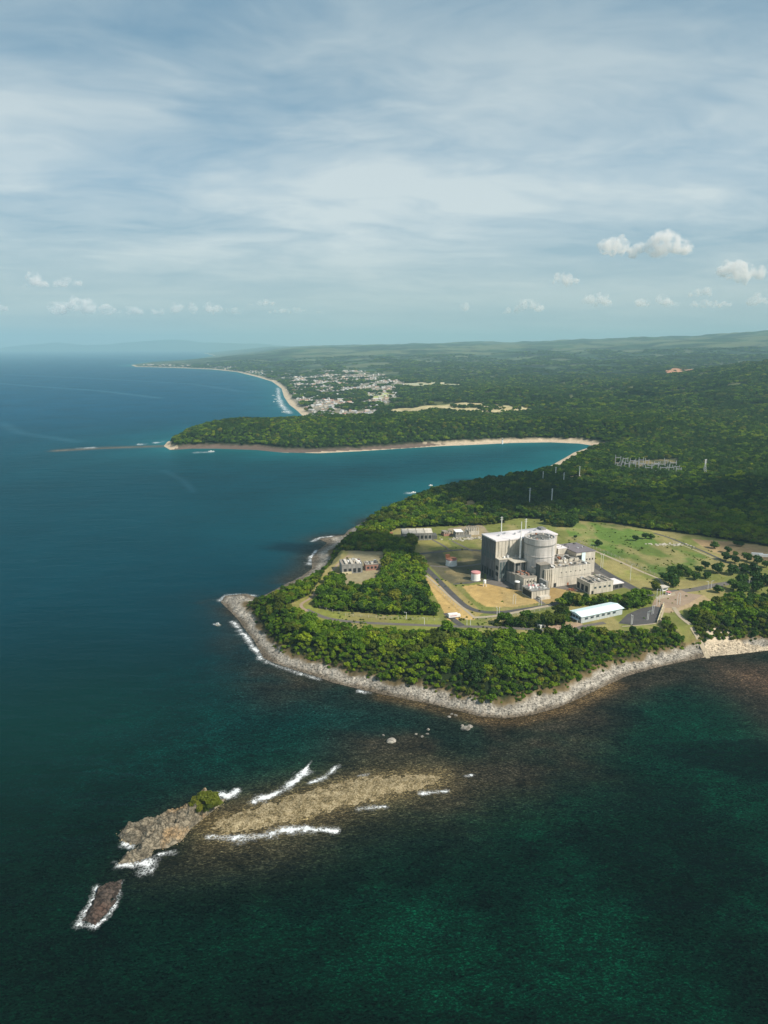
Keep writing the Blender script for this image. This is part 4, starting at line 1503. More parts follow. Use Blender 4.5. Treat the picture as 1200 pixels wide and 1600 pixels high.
def turbine_hall():
    t = house_at('turbine_hall', 0, 0, 'tall concrete turbine hall with pinkish white flat roof behind the round reactor', 'building')
    MB().box(0, 74, 0, 29, 0, 40.2).build('wall', M['conc'], t)
    MB().box(-.5, 74.5, -.5, 29.5, 40.2, 41.4).build('roof', M['roof_pink'], t)
    MB().box(-.12, -.002, .1, 28.9, .1, 40).build('end_wall', M['conc_end'], t)  # thin slab, darker than the hall walls to deepen the end's shade
    e = MB()
    for z in (9, 18.5, 28):
        e.box(-.35, -.125, 0, 29, z, z + .7)
    for k in range(6):
        e.box(-.5, -.125, 1 + k * 5.3, 1.9 + k * 5.3, 0, 40)
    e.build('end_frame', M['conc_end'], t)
    for k in range(5):
        MB().box(-.22, -.126, 2.6 + k * 5.3, 5.6 + k * 5.3, 1, 8.4).build('bay_opening', M['dark'], t)
    for k in range(5):
        MB().box(-.2, -.126, 2.4 + k * 5.3, 5.8 + k * 5.3, 19.6, 26.6).build('cladding_panel', M['green_panel'], t)
    for k in range(6):
        x = 12 + k * 9.5
        MB().cyl(x, 14 + (k % 2) * 5, 41.4, 42.8, 1.1, n=14).cyl(x, 14 + (k % 2) * 5, 42.8, 43.1, 1.5, n=14).build('roof_vent', M['steel'], t)
    MB().box(66, 72, 18, 26, 41.4, 43.6).build('roof_penthouse', M['conc_grey'], t)
    for k in range(6):
        MB().box(3 + k * 4.2, 3.5 + k * 4.2, -.4, -.003, 23, 40.2).build('pilaster', M['conc'], t)
    # the stepped wing in front of the hall
    MB().box(0, 25, -7.4, -.003, 0, 22.6).build('wing_wall', M['conc_grey'], t)
    MB().box(-.3, 25.3, -7.8, -.01, 22.6, 23.3).build('wing_roof', M['conc'], t)
    for k in range(3):
        MB().box(.8 + k * 3.4, 3.4 + k * 3.4, -7.5, -7.39, 3, 20).build('cladding_panel', M['green_panel'], t)
    for z in (5, 11.5):
        MB().box(-.15, -.004 + .0, -6.6, -1.4, z, z + 4).build('louvre', M['dark'], t)
    roof_clutter(t, 3, 23, -6.6, -2, 23.3, 8, 3, ('white', 'conc', 'steel'), 2.4)


def mid_building():
    t = house_at('heater_bay', 0, 0, 'grey stepped concrete block with dark recesses between turbine hall wing and reactor', 'building')
    MB().box(9, 25.5, -24, -7.85, 0, 10.5).build('wall', M['conc_grey'], t)
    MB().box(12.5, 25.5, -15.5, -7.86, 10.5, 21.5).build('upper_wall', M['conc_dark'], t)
    MB().box(10.5, 26, -19.5, -7.9, 21.5, 22.4).build('upper_roof', M['conc'], t)
    for x in (11, 17.8, 24.8):
        MB().box(x, x + .8, -19.3, -18.5, 10.5, 21.5).build('column', M['conc_grey'], t)
    MB().box(17, 24, -15.7, -15.49, 12, 20).build('panel', M['conc_grey'], t)
    MB().box(9, 25.5, -24, -15.5, 10.5, 11.2).build('roof_deck', M['roof_grey'], t)
    roof_clutter(t, 11, 24, -23, -16.5, 11.2, 10, 8, ('rust', 'conc_dark', 'brick', 'steel'), 3.0)
    door(t, 12, -24, 0, 3.2, 4.5)
    door(t, 19, -24, 0, 2.2, 3)
    # lower pale wing with a ribbed front
    MB().box(9, 24, -40, -24.003, 0, 12).build('front_wall', M['conc'], t)
    MB().box(8.8, 24.2, -40.2, -24.2, 12, 12.6).build('front_roof', M['roof_grey'], t)
    for k in range(4):
        MB().box(11 + k * 3.4, 11.7 + k * 3.4, -40.5, -40.003, 0, 11).build('pilaster', M['conc'], t)
    roof_clutter(t, 11, 22, -38, -26, 12.6, 9, 18, ('rust', 'brick', 'conc_dark', 'conc'), 3.0)
    for k in range(3):
        MB().box(12.4 + k * 3.4, 13.8 + k * 3.4, -40.12, -40.002, 7.4, 9.2).build('window', M['dark'], t)
    door(t, 15.4, -40, 0, 2, 3)
    s = house_at('storage_silo', 4.2, -36, 'small dark grey cylindrical tank with white cap beside the stepped block', 'tank')
    MB().cyl(0, 0, 0, 8.2, 2.5, n=20).build('shell', M['conc_dark'], s)
    MB().cyl(0, 0, 8.2, 8.9, 2.8, 2.2, n=20).build('cap', M['white'], s)
    MB().bar((2.6, -.3, 0), (2.6, -.3, 8.2), .25).bar((2.6, .3, 0), (2.6, .3, 8.2), .25).build('ladder', M['steel'], s)


def reactor():
    t = house_at('reactor_building', 41, -17, 'round pale concrete reactor containment drum with darker sunken top', 'building')
    RR = 15.3
    MB().lathe([(RR, 0), (RR, 40.2)], 72).build('drum_wall', M['conc_cyl'], t).data.polygons.foreach_set('use_smooth', [True] * 72)
    MB().lathe([(RR + .45, 40.2), (RR + .45, 46.2), (RR - 1.2, 46.2), (RR - 1.2, 43.0), (0.1, 43.0)], 72).build('ring_beam', M['conc_cyl'], t)
    MB().lathe([(RR - 2.4, 43.01), (RR - 3.4, 44.6), (8.5, 45.7), (4, 46.3), (.05, 46.5)], 48).build('dome', M['conc_dark'], t)
    MB().lathe([(RR + .8, 39.6), (RR + .8, 40.1), (RR + .01, 40.1)], 72).build('ledge', M['conc_grey'], t)
    MB().lathe([(RR + .7, 28.2), (RR + .7, 28.5), (RR + .01, 28.5)], 72).build('band', M['conc_cyl'], t)
    for k in range(6):
        a = R(60 * k + 12)
        c, s = math.cos(a), math.sin(a)
        mb = MB()
        mb.bar((c * (RR - 3), s * (RR - 3), 44.9), (c * 5, s * 5, 47.2), .6)
        mb.build('dome_rib', M['conc_grey'], t)
    for k in range(10):
        a = R(36 * k + 5)
        MB().box(c_(a, 11.3) - .8, c_(a, 11.3) + .8, s_(a, 11.3) - .8, s_(a, 11.3) + .8, 44.2, 46.4).build('roof_unit', M[('steel', 'conc', 'rust', 'conc_grey')[k % 4]], t)
    st = MB()
    for k in range(40):
        a0, a1 = R(9 * k), R(9 * k + 9)
        st.bar((c_(a0, 15.2), s_(a0, 15.2), 47.2), (c_(a1, 15.2), s_(a1, 15.2), 47.2), .14)
        st.bar((c_(a0, 15.2), s_(a0, 15.2), 46.2), (c_(a0, 15.2), s_(a0, 15.2), 47.2), .12)
    st.build('railing', M['steel'], t)
    ld = MB()
    a = R(-70)
    for o_ in (-.35, .35):
        ld.bar((c_(a, RR + .3) + o_, s_(a, RR + .3), 20), (c_(a, RR + .3) + o_, s_(a, RR + .3), 46), .2)
    ld.build('ladder', M['steel'], t)
    p = house_at('vent_stack', 22.6, -10.5, 'slim white vent stack rising against the left side of the reactor drum', 'chimney')
    MB().cyl(0, 0, 23, 46, .95, .95, 14).build('pipe', M['white'], p)
    MB().cyl(0, 0, 46, 61.5, .42, .3, 10).build('mast', M['white'], p)
    MB().box(-1.6, 1.6, -1.6, 1.6, 22.4, 23.2).build('base', M['conc_grey'], p)
    for z in (28, 36, 44):
        MB().cyl(0, 0, z, z + .4, 1.25, n=14).build('collar', M['steel'], p)


def c_(a, r):
    return math.cos(a) * r


def s_(a, r):
    return math.sin(a) * r


def aux():
    t = house_at('auxiliary_building', 0, 0, 'long low concrete auxiliary building with cluttered roof in front of the reactor drum', 'building')
    MB().box(31, 87, -43, -33, 0, 18.2).box(57.2, 87, -33, -1, 0, 18.2).box(27, 57.2, -33, -2, 0, 17.0).build('wall', M['conc'], t)
    MB().box(57.2, 86.4, -32, -1, 18.2, 18.7).box(33, 86.4, -42.2, -32.003, 18.2, 18.7).build('roof', M['roof_grey'], t)
    parapet(31, 87, -43, -33.5, 18.2, 1.2).build('parapet', M['conc'], t)
    MB().box(27, 31, -33.2, -14, 17, 17.6).build('roof_deck', M['roof_grey'], t)
    # taller stair head at the left end with a dark face
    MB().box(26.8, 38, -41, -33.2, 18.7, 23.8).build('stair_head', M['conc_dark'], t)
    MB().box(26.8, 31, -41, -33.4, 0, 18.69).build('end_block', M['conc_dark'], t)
    MB().box(26.5, 38.3, -41.3, -33, 23.8, 24.3).build('stair_roof', M['roof_grey'], t)
    for k in range(4):
        MB().box(32 + k * 2.3, 33.1 + k * 2.3, -43.7, -43.003, 0, 19.4).build('pilaster', M['conc'], t)
    MB().box(47, 86, -43.14, -43.002, 9.2, 9.5).build('string_course', M['conc_grey'], t)
    for k in range(6):
        MB().box(50 + k * 5.6, 51.2 + k * 5.6, -43.1, -43.001, 13.6, 14.6).build('louvre', M['dark'], t)
    door(t, 42, -43, 0, 3, 4)
    door(t, 58, -43, 0, 2, 2.8, 'rust')
    roof_clutter(t, 59, 85, -31, -6, 18.7, 26, 4, smax=3.8)
    roof_clutter(t, 40, 85, -41, -34, 18.7, 22, 5, smax=2.8)
    for k in range(4):
        MB().box(58 + k * 6.6, 63 + k * 6.6, -27, -25.8, 18.7, 21.6).build('baffle_wall', M['conc'], t)
    for k in range(3):
        MB().box(60 + k * 8, 61 + k * 8, -22, -12, 18.7, 21.4).build('baffle_wall', M['conc_grey'], t)
    f = house_at('fuel_building', 0, 0, 'tall concrete block with dark roof at the right end of the plant', 'building')
    MB().box(87.01, 111, -17, 16, 0, 23.2).build('wall', M['conc'], f)
    MB().box(86.6, 111.4, -17.4, 16.4, 23.2, 24).build('roof', M['roof_purple'], f)
    MB().box(75.5, 87, -.9, 14, 0, 24.6).build('back_wing', M['conc'], f)
    MB().box(75.2, 86.5, -1.2, 14.3, 24.6, 25.2).build('wing_roof', M['roof_pink'], f)
    MB().box(87.6, 93.5, -17.2, -16.99, 8, 20.5).build('big_opening', M['dark'], f)
    MB().box(93.8, 98.2, -17.5, -17.003, 0, 23).build('white_bay', M['shed_roof'], f)
    for k in range(3):
        MB().box(100 + k * 3.6, 101.4 + k * 3.6, -17.12, -17.001, 14, 16).build('louvre', M['dark'], f)
    door(f, 104, -17, 0, 3.2, 4)
    roof_clutter(f, 89, 109, -14, 14, 24, 6, 9, ('conc_dark', 'conc_grey', 'steel'), 2.4)
    roof_clutter(f, 77, 85, 1, 12, 25.2, 4, 19, ('conc_grey', 'steel', 'white'), 2.6)
    # open intake block with pale plant on its roof, left of the auxiliary building
    s = house_at('filter_house', 0, 0, 'small concrete block with white and pinkish equipment on its roof near the brown lawn', 'building')
    MB().box(3, 23, -64, -47, 0, 7.2).build('wall', M['conc'], s)
    MB().box(2.6, 23.4, -64.4, -46.6, 7.2, 7.8).build('roof', M['conc_grey'], s)
    MB().box(2.85, 2.999, -63, -48, .8, 6.4).build('side_opening', M['dark'], s)
    for k in range(5):
        MB().box(5 + k * 3.4, 5.6 + k * 3.4, -64.3, -64.003, 0, 7.1).build('pilaster', M['conc'], s)
    MB().box(9, 20, -70, -64.31, 0, 2.6).build('loading_dock', M['conc'], s)
    roof_clutter(s, 4.5, 22, -63, -49, 7.8, 24, 6, ('white', 'conc', 'pink', 'white', 'steel'), 2.2)
    MB().box(24, 26.7, -56, -44, 0, 12).build('stair_tower', M['conc_grey'], s)
    # the block by the back road
    w = house_at('workshop_block', 0, 0, 'flat-roofed concrete workshop with dark left wall by the asphalt back road', 'building')
    MB().box(62, 89.5, -74, -53, 0, 10).build('wall', M['conc'], w)
    MB().box(62.6, 89, -73.4, -53.6, 10, 10.25).build('roof', M['roof_grey'], w)
    parapet(61.8, 89.7, -74.2, -52.8, 10, 1.0).build('parapet', M['conc'], w)
    for k in range(3):
        MB().box(67 + k * 8, 67.6 + k * 8, -73, -54, 10.26, 11.6).build('roof_beam', M['conc'], w)
    for k in range(3):
        MB().box(61.85, 61.999, -71 + k * 6.4, -67 + k * 6.4, 1, 7).build('bay_opening', M['dark'], w)
    for k in range(4):
        MB().box(67 + k * 5.6, 69.6 + k * 5.6, -74.1, -73.999, 5.2, 7).build('window', M['glass'], w)
    door(w, 64, -74, 0, 2.4, 3.2)
    roof_clutter(w, 64, 88, -72, -55, 10.3, 9, 12, ('conc_dark', 'conc_grey', 'steel', 'white'), 3.0)
    a_ = house_at('annex_shed', 0, 0, 'low pale-roofed annex right of the concrete workshop, open on its dark front', 'building')
    MB().box(89.8, 106, -69, -55, 0, 4.6).build('wall', M['conc_dark'], a_)
    MB().box(89.75, 106.6, -69.6, -54.4, 4.6, 5.3).build('roof', M['roof_pink'], a_)
    for k in range(3):
        MB().box(91.5 + k * 5, 95 + k * 5, -69.12, -68.999, .4, 3.6).build('bay_opening', M['dark'], a_)
    # scrap beside it
    for i, (a, b, l) in enumerate(((52, -57, 'pile of rusty scrap metal between the auxiliary building and the workshop'), (57, -62, 'heap of grey concrete debris at the corner of the workshop'))):
        rr = random.Random(i)
        mb = MB()
        for k in range(26):
            p = Vector((rr.gauss(0, 3), rr.gauss(0, 2.2), rr.uniform(.1, 1.6)))
            q = p + Vector((rr.uniform(-2, 2), rr.uniform(-2, 2), rr.uniform(-.5, .8)))
            mb.bar(p, q, rr.uniform(.25, .8))
        o = mb.build('scrap_pile', M['rust' if i == 0 else 'conc_grey'])
        o.location = (*plant(a, b), PZ)
        tag(o, l, 'scrap pile')


def tank(px, py, r, h, label, top):
    q = at(px, py, PZ)
    t = empty('storage_tank', (*q, PZ), 0, label, 'tank')
    MB().cyl(0, 0, 0, h, r, n=32).build('shell', M['white'], t)
    MB().cyl(0, 0, h, h + .9, r + .02, r * .1, 32).build('roof', M[top], t)
    MB().lathe([(r + .02, h - 1.4), (r + .07, h - 1.4), (r + .07, h - .05), (r + .01, h - .05)], 32).build('band', M['pink'], t)
    MB().bar((r + .35, -.3, 0), (r + .35, -.3, h), .16).bar((r + .35, .3, 0), (r + .35, .3, h), .16).build('ladder', M['steel'], t)
    MB().lathe([(r + .6, .0), (r + .6, .35), (r + .01, .35)], 32).build('base_ring', M['conc'], t)
    return t


def yard_things():
    tank(743, 906, 4.7, 8.8, 'white storage tank with faded pink rim, nearer of the two tanks', 'pink')
    k = tank(705, 883, 6.0, 8.0, 'wide white storage tank with rusty red top on the bare yard', 'rust')
    MB().box(-6.2, -1.6, 1, 4.2, 8.3, 11.5).build('roof_hut', M['rust'], k)
    q = at(757, 916, PZ)
    t = empty('water_tower', (*q, PZ), 0, 'slender white tower on legs at the corner of the brown lawn', 'tower')
    MB().lathe([(.3, 7.2), (1.5, 6.4), (1.6, 3.4), (.7, 2.6), (.2, 2.5)][::-1], 16).build('bowl', M['white'], t)
    for k in range(4):
        a = R(45 + 90 * k)
        MB().bar((c_(a, 2), s_(a, 2), 0), (c_(a, 1.1), s_(a, 1.1), 4), .4).build('leg', M['white'], t)
    # blue-roofed shed
    A, B, C = Vector(at(891, 969, PZ)), Vector(at(908, 974, PZ)), Vector(at(972, 960, PZ))
    ang = math.atan2(C.y - B.y, C.x - B.x)
    L = (C - B).length
    W = 15.0
    t = empty('long_shed', (B.x, B.y, PZ), ang, 'long grey shed with pale blue sheet roof among the front trees', 'building')
    MB().box(0, L, 0, W, 0, 6.2).build('wall', M['shed_wall'], t)
    rf = MB()
    rf.add([(-1, -1.2, 6.2), (L + 1, -1.2, 6.2), (L + 1, W / 2, 8.0), (-1, W / 2, 8.0), (L + 1, W + 1.2, 6.2), (-1, W + 1.2, 6.2),
            (-1, -1.2, 5.9), (L + 1, -1.2, 5.9), (L + 1, W + 1.2, 5.9), (-1, W + 1.2, 5.9)],
           [(0, 1, 2, 3), (3, 2, 4, 5), (0, 6, 7, 1), (5, 4, 8, 9), (0, 3, 5, 9, 6), (1, 7, 8, 4, 2), (6, 9, 8, 7)])
    rf.build('roof', M['shed_roof'], t)
    for k in range(14):
        MB().box(1.2 + k * (L - 2) / 14, 1.35 + k * (L - 2) / 14, -.08, -.001, 0, 6).build('rib', M['steel'], t)
    for k in range(4):
        MB().box(-.12, -.001, 1.2 + k * 3.5, 3.4 + k * 3.5, 2.6, 4.8).build('window', M['glass'], t)
    for k in range(6):
        MB().box(4 + k * 6.4, 7.4 + k * 6.4, -.12, -.001, 2.6, 4.4).build('window', M['glass'], t)
    MB().box(-2.6, -.15, 2, W - 2, 2.4, 2.7).build('porch_roof', M['shed_roof'], t)
    for y in (2.3, W - 2.6):
        MB().box(-2.5, -2.2, y, y + .3, 0, 2.4).build('porch_post', M['white'], t)
    # white truck trailer
    q = at(709, 965, PZ)
    t = empty('white_trailer', (*q, PZ), R(14), 'white box trailer parked where the pale path meets the coast road', 'trailer')
    MB().box(-5.2, 3.6, -1.9, 1.9, 1.0, 4.0).build('box_body', M['white'], t)
    MB().box(3.8, 5.8, -1.5, 1.5, .8, 3.0).build('cab', M['white'], t)
    MB().box(5.5, 5.83, -1.3, 1.3, 1.9, 2.8).build('windscreen', M['glass'], t)
    MB().box(-4, 2, -1.94, -1.901, 2.1, 2.8).build('stripe', M['pink'], t)
    for x in (-3.6, -2.3, 4.7):
        for y in (-1.5, 1.5):
            w = MB()
            w.cyl(0, 0, -.2, .2, .5, n=16)
            o = w.build('wheel', M['dark'], t, (x, y, .5))
            o.rotation_euler = (math.pi / 2, 0, 0)
    # pump house ruin on the west point
    q = at(552, 893, PZ)
    t = empty('pump_house', (*q, PZ), R(12), 'weathered grey pump house with cluttered open roof above the west shore', 'building')
    MB().box(-13, 9, -6, 13, 0, 9.2).build('wall', M['conc_grey'], t)
    MB().box(-12.6, 8.6, -5.6, 12.6, 9.2, 9.5).build('roof', M['roof_grey'], t)
    parapet(-13.2, 9.2, -6.2, 13.2, 9.2, 1.1).build('parapet', M['conc_grey'], t)
    for k in range(4):
        MB().box(-11 + k * 5, -8 + k * 5, -6.12, -5.999, 1, 5.5).build('opening', M['dark'], t)
    for k in range(3):
        MB().box(-9 + k * 6, -6.4 + k * 6, -5.2, 12, 9.6, 11).build('roof_beam', M['conc'], t)
    roof_clutter(t, -12, 8, -5, 12, 9.5, 20, 22, ('conc', 'conc_dark', 'steel', 'conc_dark', 'rust', 'white'), 3.0)
    MB().box(-13, -3, -7.4, -6.2, 0, 2.2).build('plinth', M['yellow_wall'], t)
    q = at(580, 889, PZ)
    t = empty('valve_house', (*q, PZ), R(12), 'small reddish-grey building right of the weathered pump house', 'building')
    MB().box(-7, 7, -5, 7, 0, 6.4).build('wall', M['brick'], t)
    MB().box(-7.3, 7.3, -5.3, 7.3, 6.4, 6.9).build('roof', M['roof_grey'], t)
    for k in range(3):
        MB().box(-5.4 + k * 4, -3 + k * 4, -5.12, -4.999, 2, 4.4).build('window', M['dark'], t)
    roof_clutter(t, -6, 6, -4, 6, 6.9, 10, 23, ('conc', 'conc_dark', 'steel'), 2.6)
    # warehouse behind the trees
    q = at(650, 842, PZ)
    t = empty('warehouse', (*q, PZ), R(5), 'long grey derelict warehouse with streaked roof, left of the ruined sheds', 'building')
    MB().box(-17, 19, -7, 17, 0, 9).build('wall', M['conc_grey'], t)
    rf = MB()
    rf.add([(-17.8, -7.6, 9), (19.8, -7.6, 9), (19.8, 5, 12), (-17.8, 5, 12), (19.8, 17.6, 9), (-17.8, 17.6, 9)], [(0, 1, 2, 3), (3, 2, 4, 5), (0, 3, 5), (1, 4, 2), (0, 5, 4, 1)])
    rf.build('roof', M['conc'], t)
    for k in range(7):
        MB().box(-15 + k * 5, -12 + k * 5, -7.12, -6.999, 2, 6).build('window', M['dark'], t)
    MB().box(-17.12, -16.999, 0, 8, 0, 6).build('door', M['dark'], t)
    for k in range(3):
        MB().bar((-10 + k * 10, -7, 9.3), (-10 + k * 10, 4.8, 12.2), .5).build('roof_rib', M['roof_grey'], t)
    MB().box(19.81, 26, -4, 9, 0, 5).build('lean_to', M['conc_dark'], t)
    q = at(606, 838, PZ)
    t = empty('bus_wreck', (*q, PZ), R(10), 'small yellow and rust coloured hut left of the derelict warehouse', 'hut')
    MB().box(-8, 6, -3, 3, 0, 4.2).build('wall', M['yellow_wall'], t)
    MB().box(-8.3, 6.3, -3.3, 3.3, 4.2, 4.7).build('roof', M['rust'], t)
    MB().box(1, 4, -3.1, -2.99, .3, 3.4).build('door', M['dark'], t)
    # ruined sheds
    for i, (px, py, w, d, h, lab) in enumerate(((722, 838, 20, 14, 7, 'roofless grey shed with standing wall frames among the ruins'), (738, 834, 14, 12, 9, 'tall skeletal frame building among the ruins behind the lawns'),
                                              (698, 836, 12, 9, 5, 'low brownish shed beside the roofless grey shed'))):
        q = at(px, py, PZ)
        t = empty('ruined_shed', (*q, PZ), R(8 + 6 * i), lab, 'ruin', 'ruined sheds behind the yard')
        wl = MB()
        wl.box(-w / 2, w / 2, -d / 2, -d / 2 + .5, 0, h * .55).box(-w / 2, w / 2, d / 2 - .5, d / 2, 0, h * .7)
        wl.box(-w / 2, -w / 2 + .5, -d / 2 + .5, d / 2 - .5, 0, h * .6)
        wl.build('wall', M[('conc_grey', 'conc', 'brick')[i]], t)
        n = 5
        for k in range(n):
            for y in (-d / 2 + .8, d / 2 - .9):
                x = -w / 2 + .8 + k * (w - 1.6) / (n - 1)
                MB().box(x - .3, x + .3, y - .3, y + .3, 0, h).build('column', M['conc'], t)
        fr = MB()
        for k in range(n):
            x = -w / 2 + .8 + k * (w - 1.6) / (n - 1)
            fr.bar((x, -d / 2 + .8, h + .25), (x, d / 2 - .9, h + .25), .5)
        fr.build('roof_frame', M['conc_grey'], t)
        if i != 1:
            MB().box(-w / 2, 0, -d / 2, d / 2, h + .5, h + .8).build('roof_remains', M['roof_grey' if i else 'white'], t)
    # debris strip
    for i, (px, py, lab) in enumerate(((730, 842, 'strip of pale rubble in front of the ruined sheds'), (1045, 851, 'scatter of grey rubble on the lawn below the north-east track'))):
        rr = random.Random(60 + i)
        mb = MB()
        for k in range(60):
            x, y, s = rr.gauss(0, 12), rr.gauss(0, 4), rr.uniform(.4, 1.6)
            mb.box(x - s, x + s, y - s * .6, y + s * .6, -.1, s * .7)
        o = mb.build('rubble_heap', M['conc'], None, (*at(px, py, PZ), PZ))
        tag(o, lab, 'rubble')
    # white containers far right
    for i, (px, py, lab) in enumerate(((1183, 868, 'white container on the bare ground at the right edge'), (1194, 870, 'white container behind the first at the right edge, further right'))):
        t = empty('container', (*at(px, py, PZ), PZ), R(-12 + 8 * i), lab, 'container')
        MB().box(-6, 6, -1.3, 1.3, 0.1, 2.8).build('box_body', M['white'], t)
        MB().box(5.99, 6.08, -1.1, -.02, .2, 2.6).build('door', M['steel'], t)
        MB().box(5.99, 6.08, .02, 1.1, .2, 2.6).build('door', M['steel'], t)
        MB().box(-6.1, 6.1, -1.4, 1.4, 2.8, 2.95).build('roof', M['white'], t)
    # gate house
    q = at(1036, 922, PZ)
    t = empty('gate_house', (*q, PZ), R(25), 'small white gate house between the yellow-green tree and the forecourt', 'building')
    MB().box(-3.5, 3.5, -2.5, 2.5, 0, 3.4).build('wall', M['white'], t)
    MB().box(-4.5, 4.5, -3.5, 3.5, 3.4, 3.9).build('roof', M['conc'], t)
    MB().box(-2.8, 2.8, -2.6, -2.49, 1.1, 2.5).build('window', M['glass'], t)
    MB().box(3.49, 3.6, -1, 1, 0, 2.4).build('door', M['dark'], t)
    q = at(1044, 929, PZ)
    t = empty('guard_booth', (*q, PZ), R(20), 'tiny pale guard booth on the forecourt beside the gate house', 'booth')
    MB().box(-1.5, 1.5, -1.5, 1.5, 0, 2.6).build('wall', M['white'], t)
    MB().box(-2.1, 2.1, -2.1, 2.1, 2.6, 2.95).build('roof', M['pink'], t)
    MB().box(-1.1, 1.1, -1.58, -1.49, 1.1, 2.2).build('window', M['glass'], t)
    # forecourt wall and bridge rail by the parking lot
    A, B = Vector(at(1037, 945, PZ)), Vector(at(1027, 974, PZ))
    d = (B - A).normalized()
    t = empty('retaining_wall', (A.x, A.y, PZ), math.atan2(d.y, d.x), 'cream retaining wall with posts along the parking lot edge', 'wall')
    L = (B - A).length
    MB().box(0, L, -.3, .3, -1, 2.0).build('panel', M['yellow_wall'], t)
    for k in range(6):
        MB().box(k * L / 5.2, k * L / 5.2 + .9, -.5, .5, -1, 2.6).build('post', M['conc'], t)
    # small white hut in front trees
    q = at(846, 980, PZ)
    t = empty('white_hut', (*q, PZ), R(30), 'small white hut under the trees beside the dirt patch', 'hut')
    MB().box(-3, 3, -2, 2, 0, 2.8).build('wall', M['white'], t)
    MB().box(-3.5, 3.5, -2.5, 2.5, 2.8, 3.2).build('roof', M['white'], t)
    MB().box(-1, 1, -2.1, -1.99, .1, 2.2).build('door', M['dark'], t)


turbine_hall()
mid_building()
reactor()
aux()
yard_things()


# ------------------------------------------------------------------ poles, lamps, switchyard
def power_pole(px, py, h, label, group='power poles in the forest behind the plant', z=PZ):
    q = at(px, py, z)
    gz = float(ground_z(*q)[0])
    t = empty('power_pole', (*q, gz), R(30), label, 'power pole', group)
    MB().cyl(0, 0, -1, h, .75, .5, 10).build('pole', M['white'], t)
    for z_ in (h - 1.2, h - 4.0):
        MB().box(-2.4, 2.4, -.15, .15, z_, z_ + .35).build('crossarm', M['steel'], t)
    return t


POLES = [(827, 791, 28, 'tall pole standing alone in the forest, left of the front pair'), (861.5, 792, 28, 'tall pole in the forest, right of the front pair'), (848, 754, 21, 'short pole nearest the bay water, leftmost of the far four'),
         (868, 744, 20, 'pole silhouetted against the shallow end of the bay'), (880.5, 757, 22, 'pole among trees below the beach end'), (905, 746, 23, 'tallest pole, right of the far four, beside a bare patch'),
         (783, 836, 24, 'pole rising behind the turbine hall roof, left of the vent stack'), (821, 834, 20, 'pole rising behind the middle of the turbine hall roof')]
for px, py, h, lab in POLES:
    power_pole(px, py, h, lab)


def lamp(px, py, h, label, group):
    t = empty('lamp_post', (*at(px, py, PZ), PZ), rng.uniform(0, 6), label, 'lamp post', group)
    MB().cyl(0, 0, 0, h, .2, .13, 8).build('pole', M['white'], t)
    MB().bar((0, 0, h), (1.5, 0, h + .3), .16).build('arm', M['white'], t)
    MB().box(1.2, 2.2, -.22, .22, h + .2, h + .42).build('lamp_head', M['steel'], t)
    return t


LAMPS = [(('paired lamp post by the north corner of the brown lawn', 'lamp posts standing on the brown lawn'), 9, [(801.5, 944), (805.5, 944)]),
         (('lamp post at the bend of the perimeter road by the brown lawn', 'lamp posts at the perimeter road bend'), 6, [(776.5, 960), (780, 960)]),
         (('lamp post beside the dry junction of the coast road', 'lamp posts by the coast road junction'), 6, [(729.5, 977), (735, 977)]),
         (('lamp post on the verge of the coast road by the inner wood', 'lamp posts along the coast road'), 6, [(635, 967), (663, 976)]),
         (('tall lamp post by the boundary path behind the fuel building', 'lamp posts by the boundary path'), 15, [(938.5, 887), (941.5, 887)]),
         (('tall lone lamp post in the strip between boundary path and back road', None), 17, [(984.5, 907)]),
         (('lamp post in the asphalt parking lot', 'lamp posts in the parking lot'), 8, [(986, 976), (988, 975), (1011, 969), (1013, 968), (1018.5, 960), (1021, 959)]),
         (('lamp post at the near side of the gate forecourt', 'lamp posts on the gate forecourt'), 11, [(1058, 945), (1062, 945)]),
         (('lamp post beside the gate house', 'lamp posts at the gate house'), 8, [(1026, 934), (1031, 933), (1035, 932), (1040, 930), (1026, 946), (1030, 945)]),
         (('lamp post on the verge of the east road', 'lamp posts on the east road'), 8, [(1106, 921), (1111, 920), (1170, 914)]),
         (('lamp post at the near edge of the brown lawn', 'lamp posts at the near edge of the brown lawn'), 7, [(842, 946), (846, 946)])]
for (lab, gr), h, spots in LAMPS:
    for px, py in spots:
        lamp(px, py, h, lab, gr)


def lattice(px, py, h, z, label, w=3.0):
    q = at(px, py, z)
    t = empty('pylon', (*q, float(ground_z(*q)[0])), R(20), label, 'pylon')
    for sx in (-1, 1):
        for sy in (-1, 1):
            MB().bar((sx * w, sy * w, -1), (sx * .5, sy * .5, h * .75), .5).build('leg', M['white'], t)
    br = MB()
    for k in range(6):
        z0, z1 = h * .75 * k / 6, h * .75 * (k + 1) / 6
        w0, w1 = w + (.5 - w) * k / 6, w + (.5 - w) * (k + 1) / 6
        for s in (-1, 1):
            br.bar((-w0, s * w0, z0), (w1, s * w1, z1), .3).bar((s * w0, w0, z0), (s * w1, -w1, z1), .3)
    br.build('bracing', M['steel'], t)
    MB().box(-.6, .6, -.6, .6, h * .75, h).build('mast', M['white'], t)
    for z_ in (.78, .88, .97):
        MB().bar((-3.4, 0, h * z_), (3.4, 0, h * z_), .4).build('crossarm', M['steel'], t)


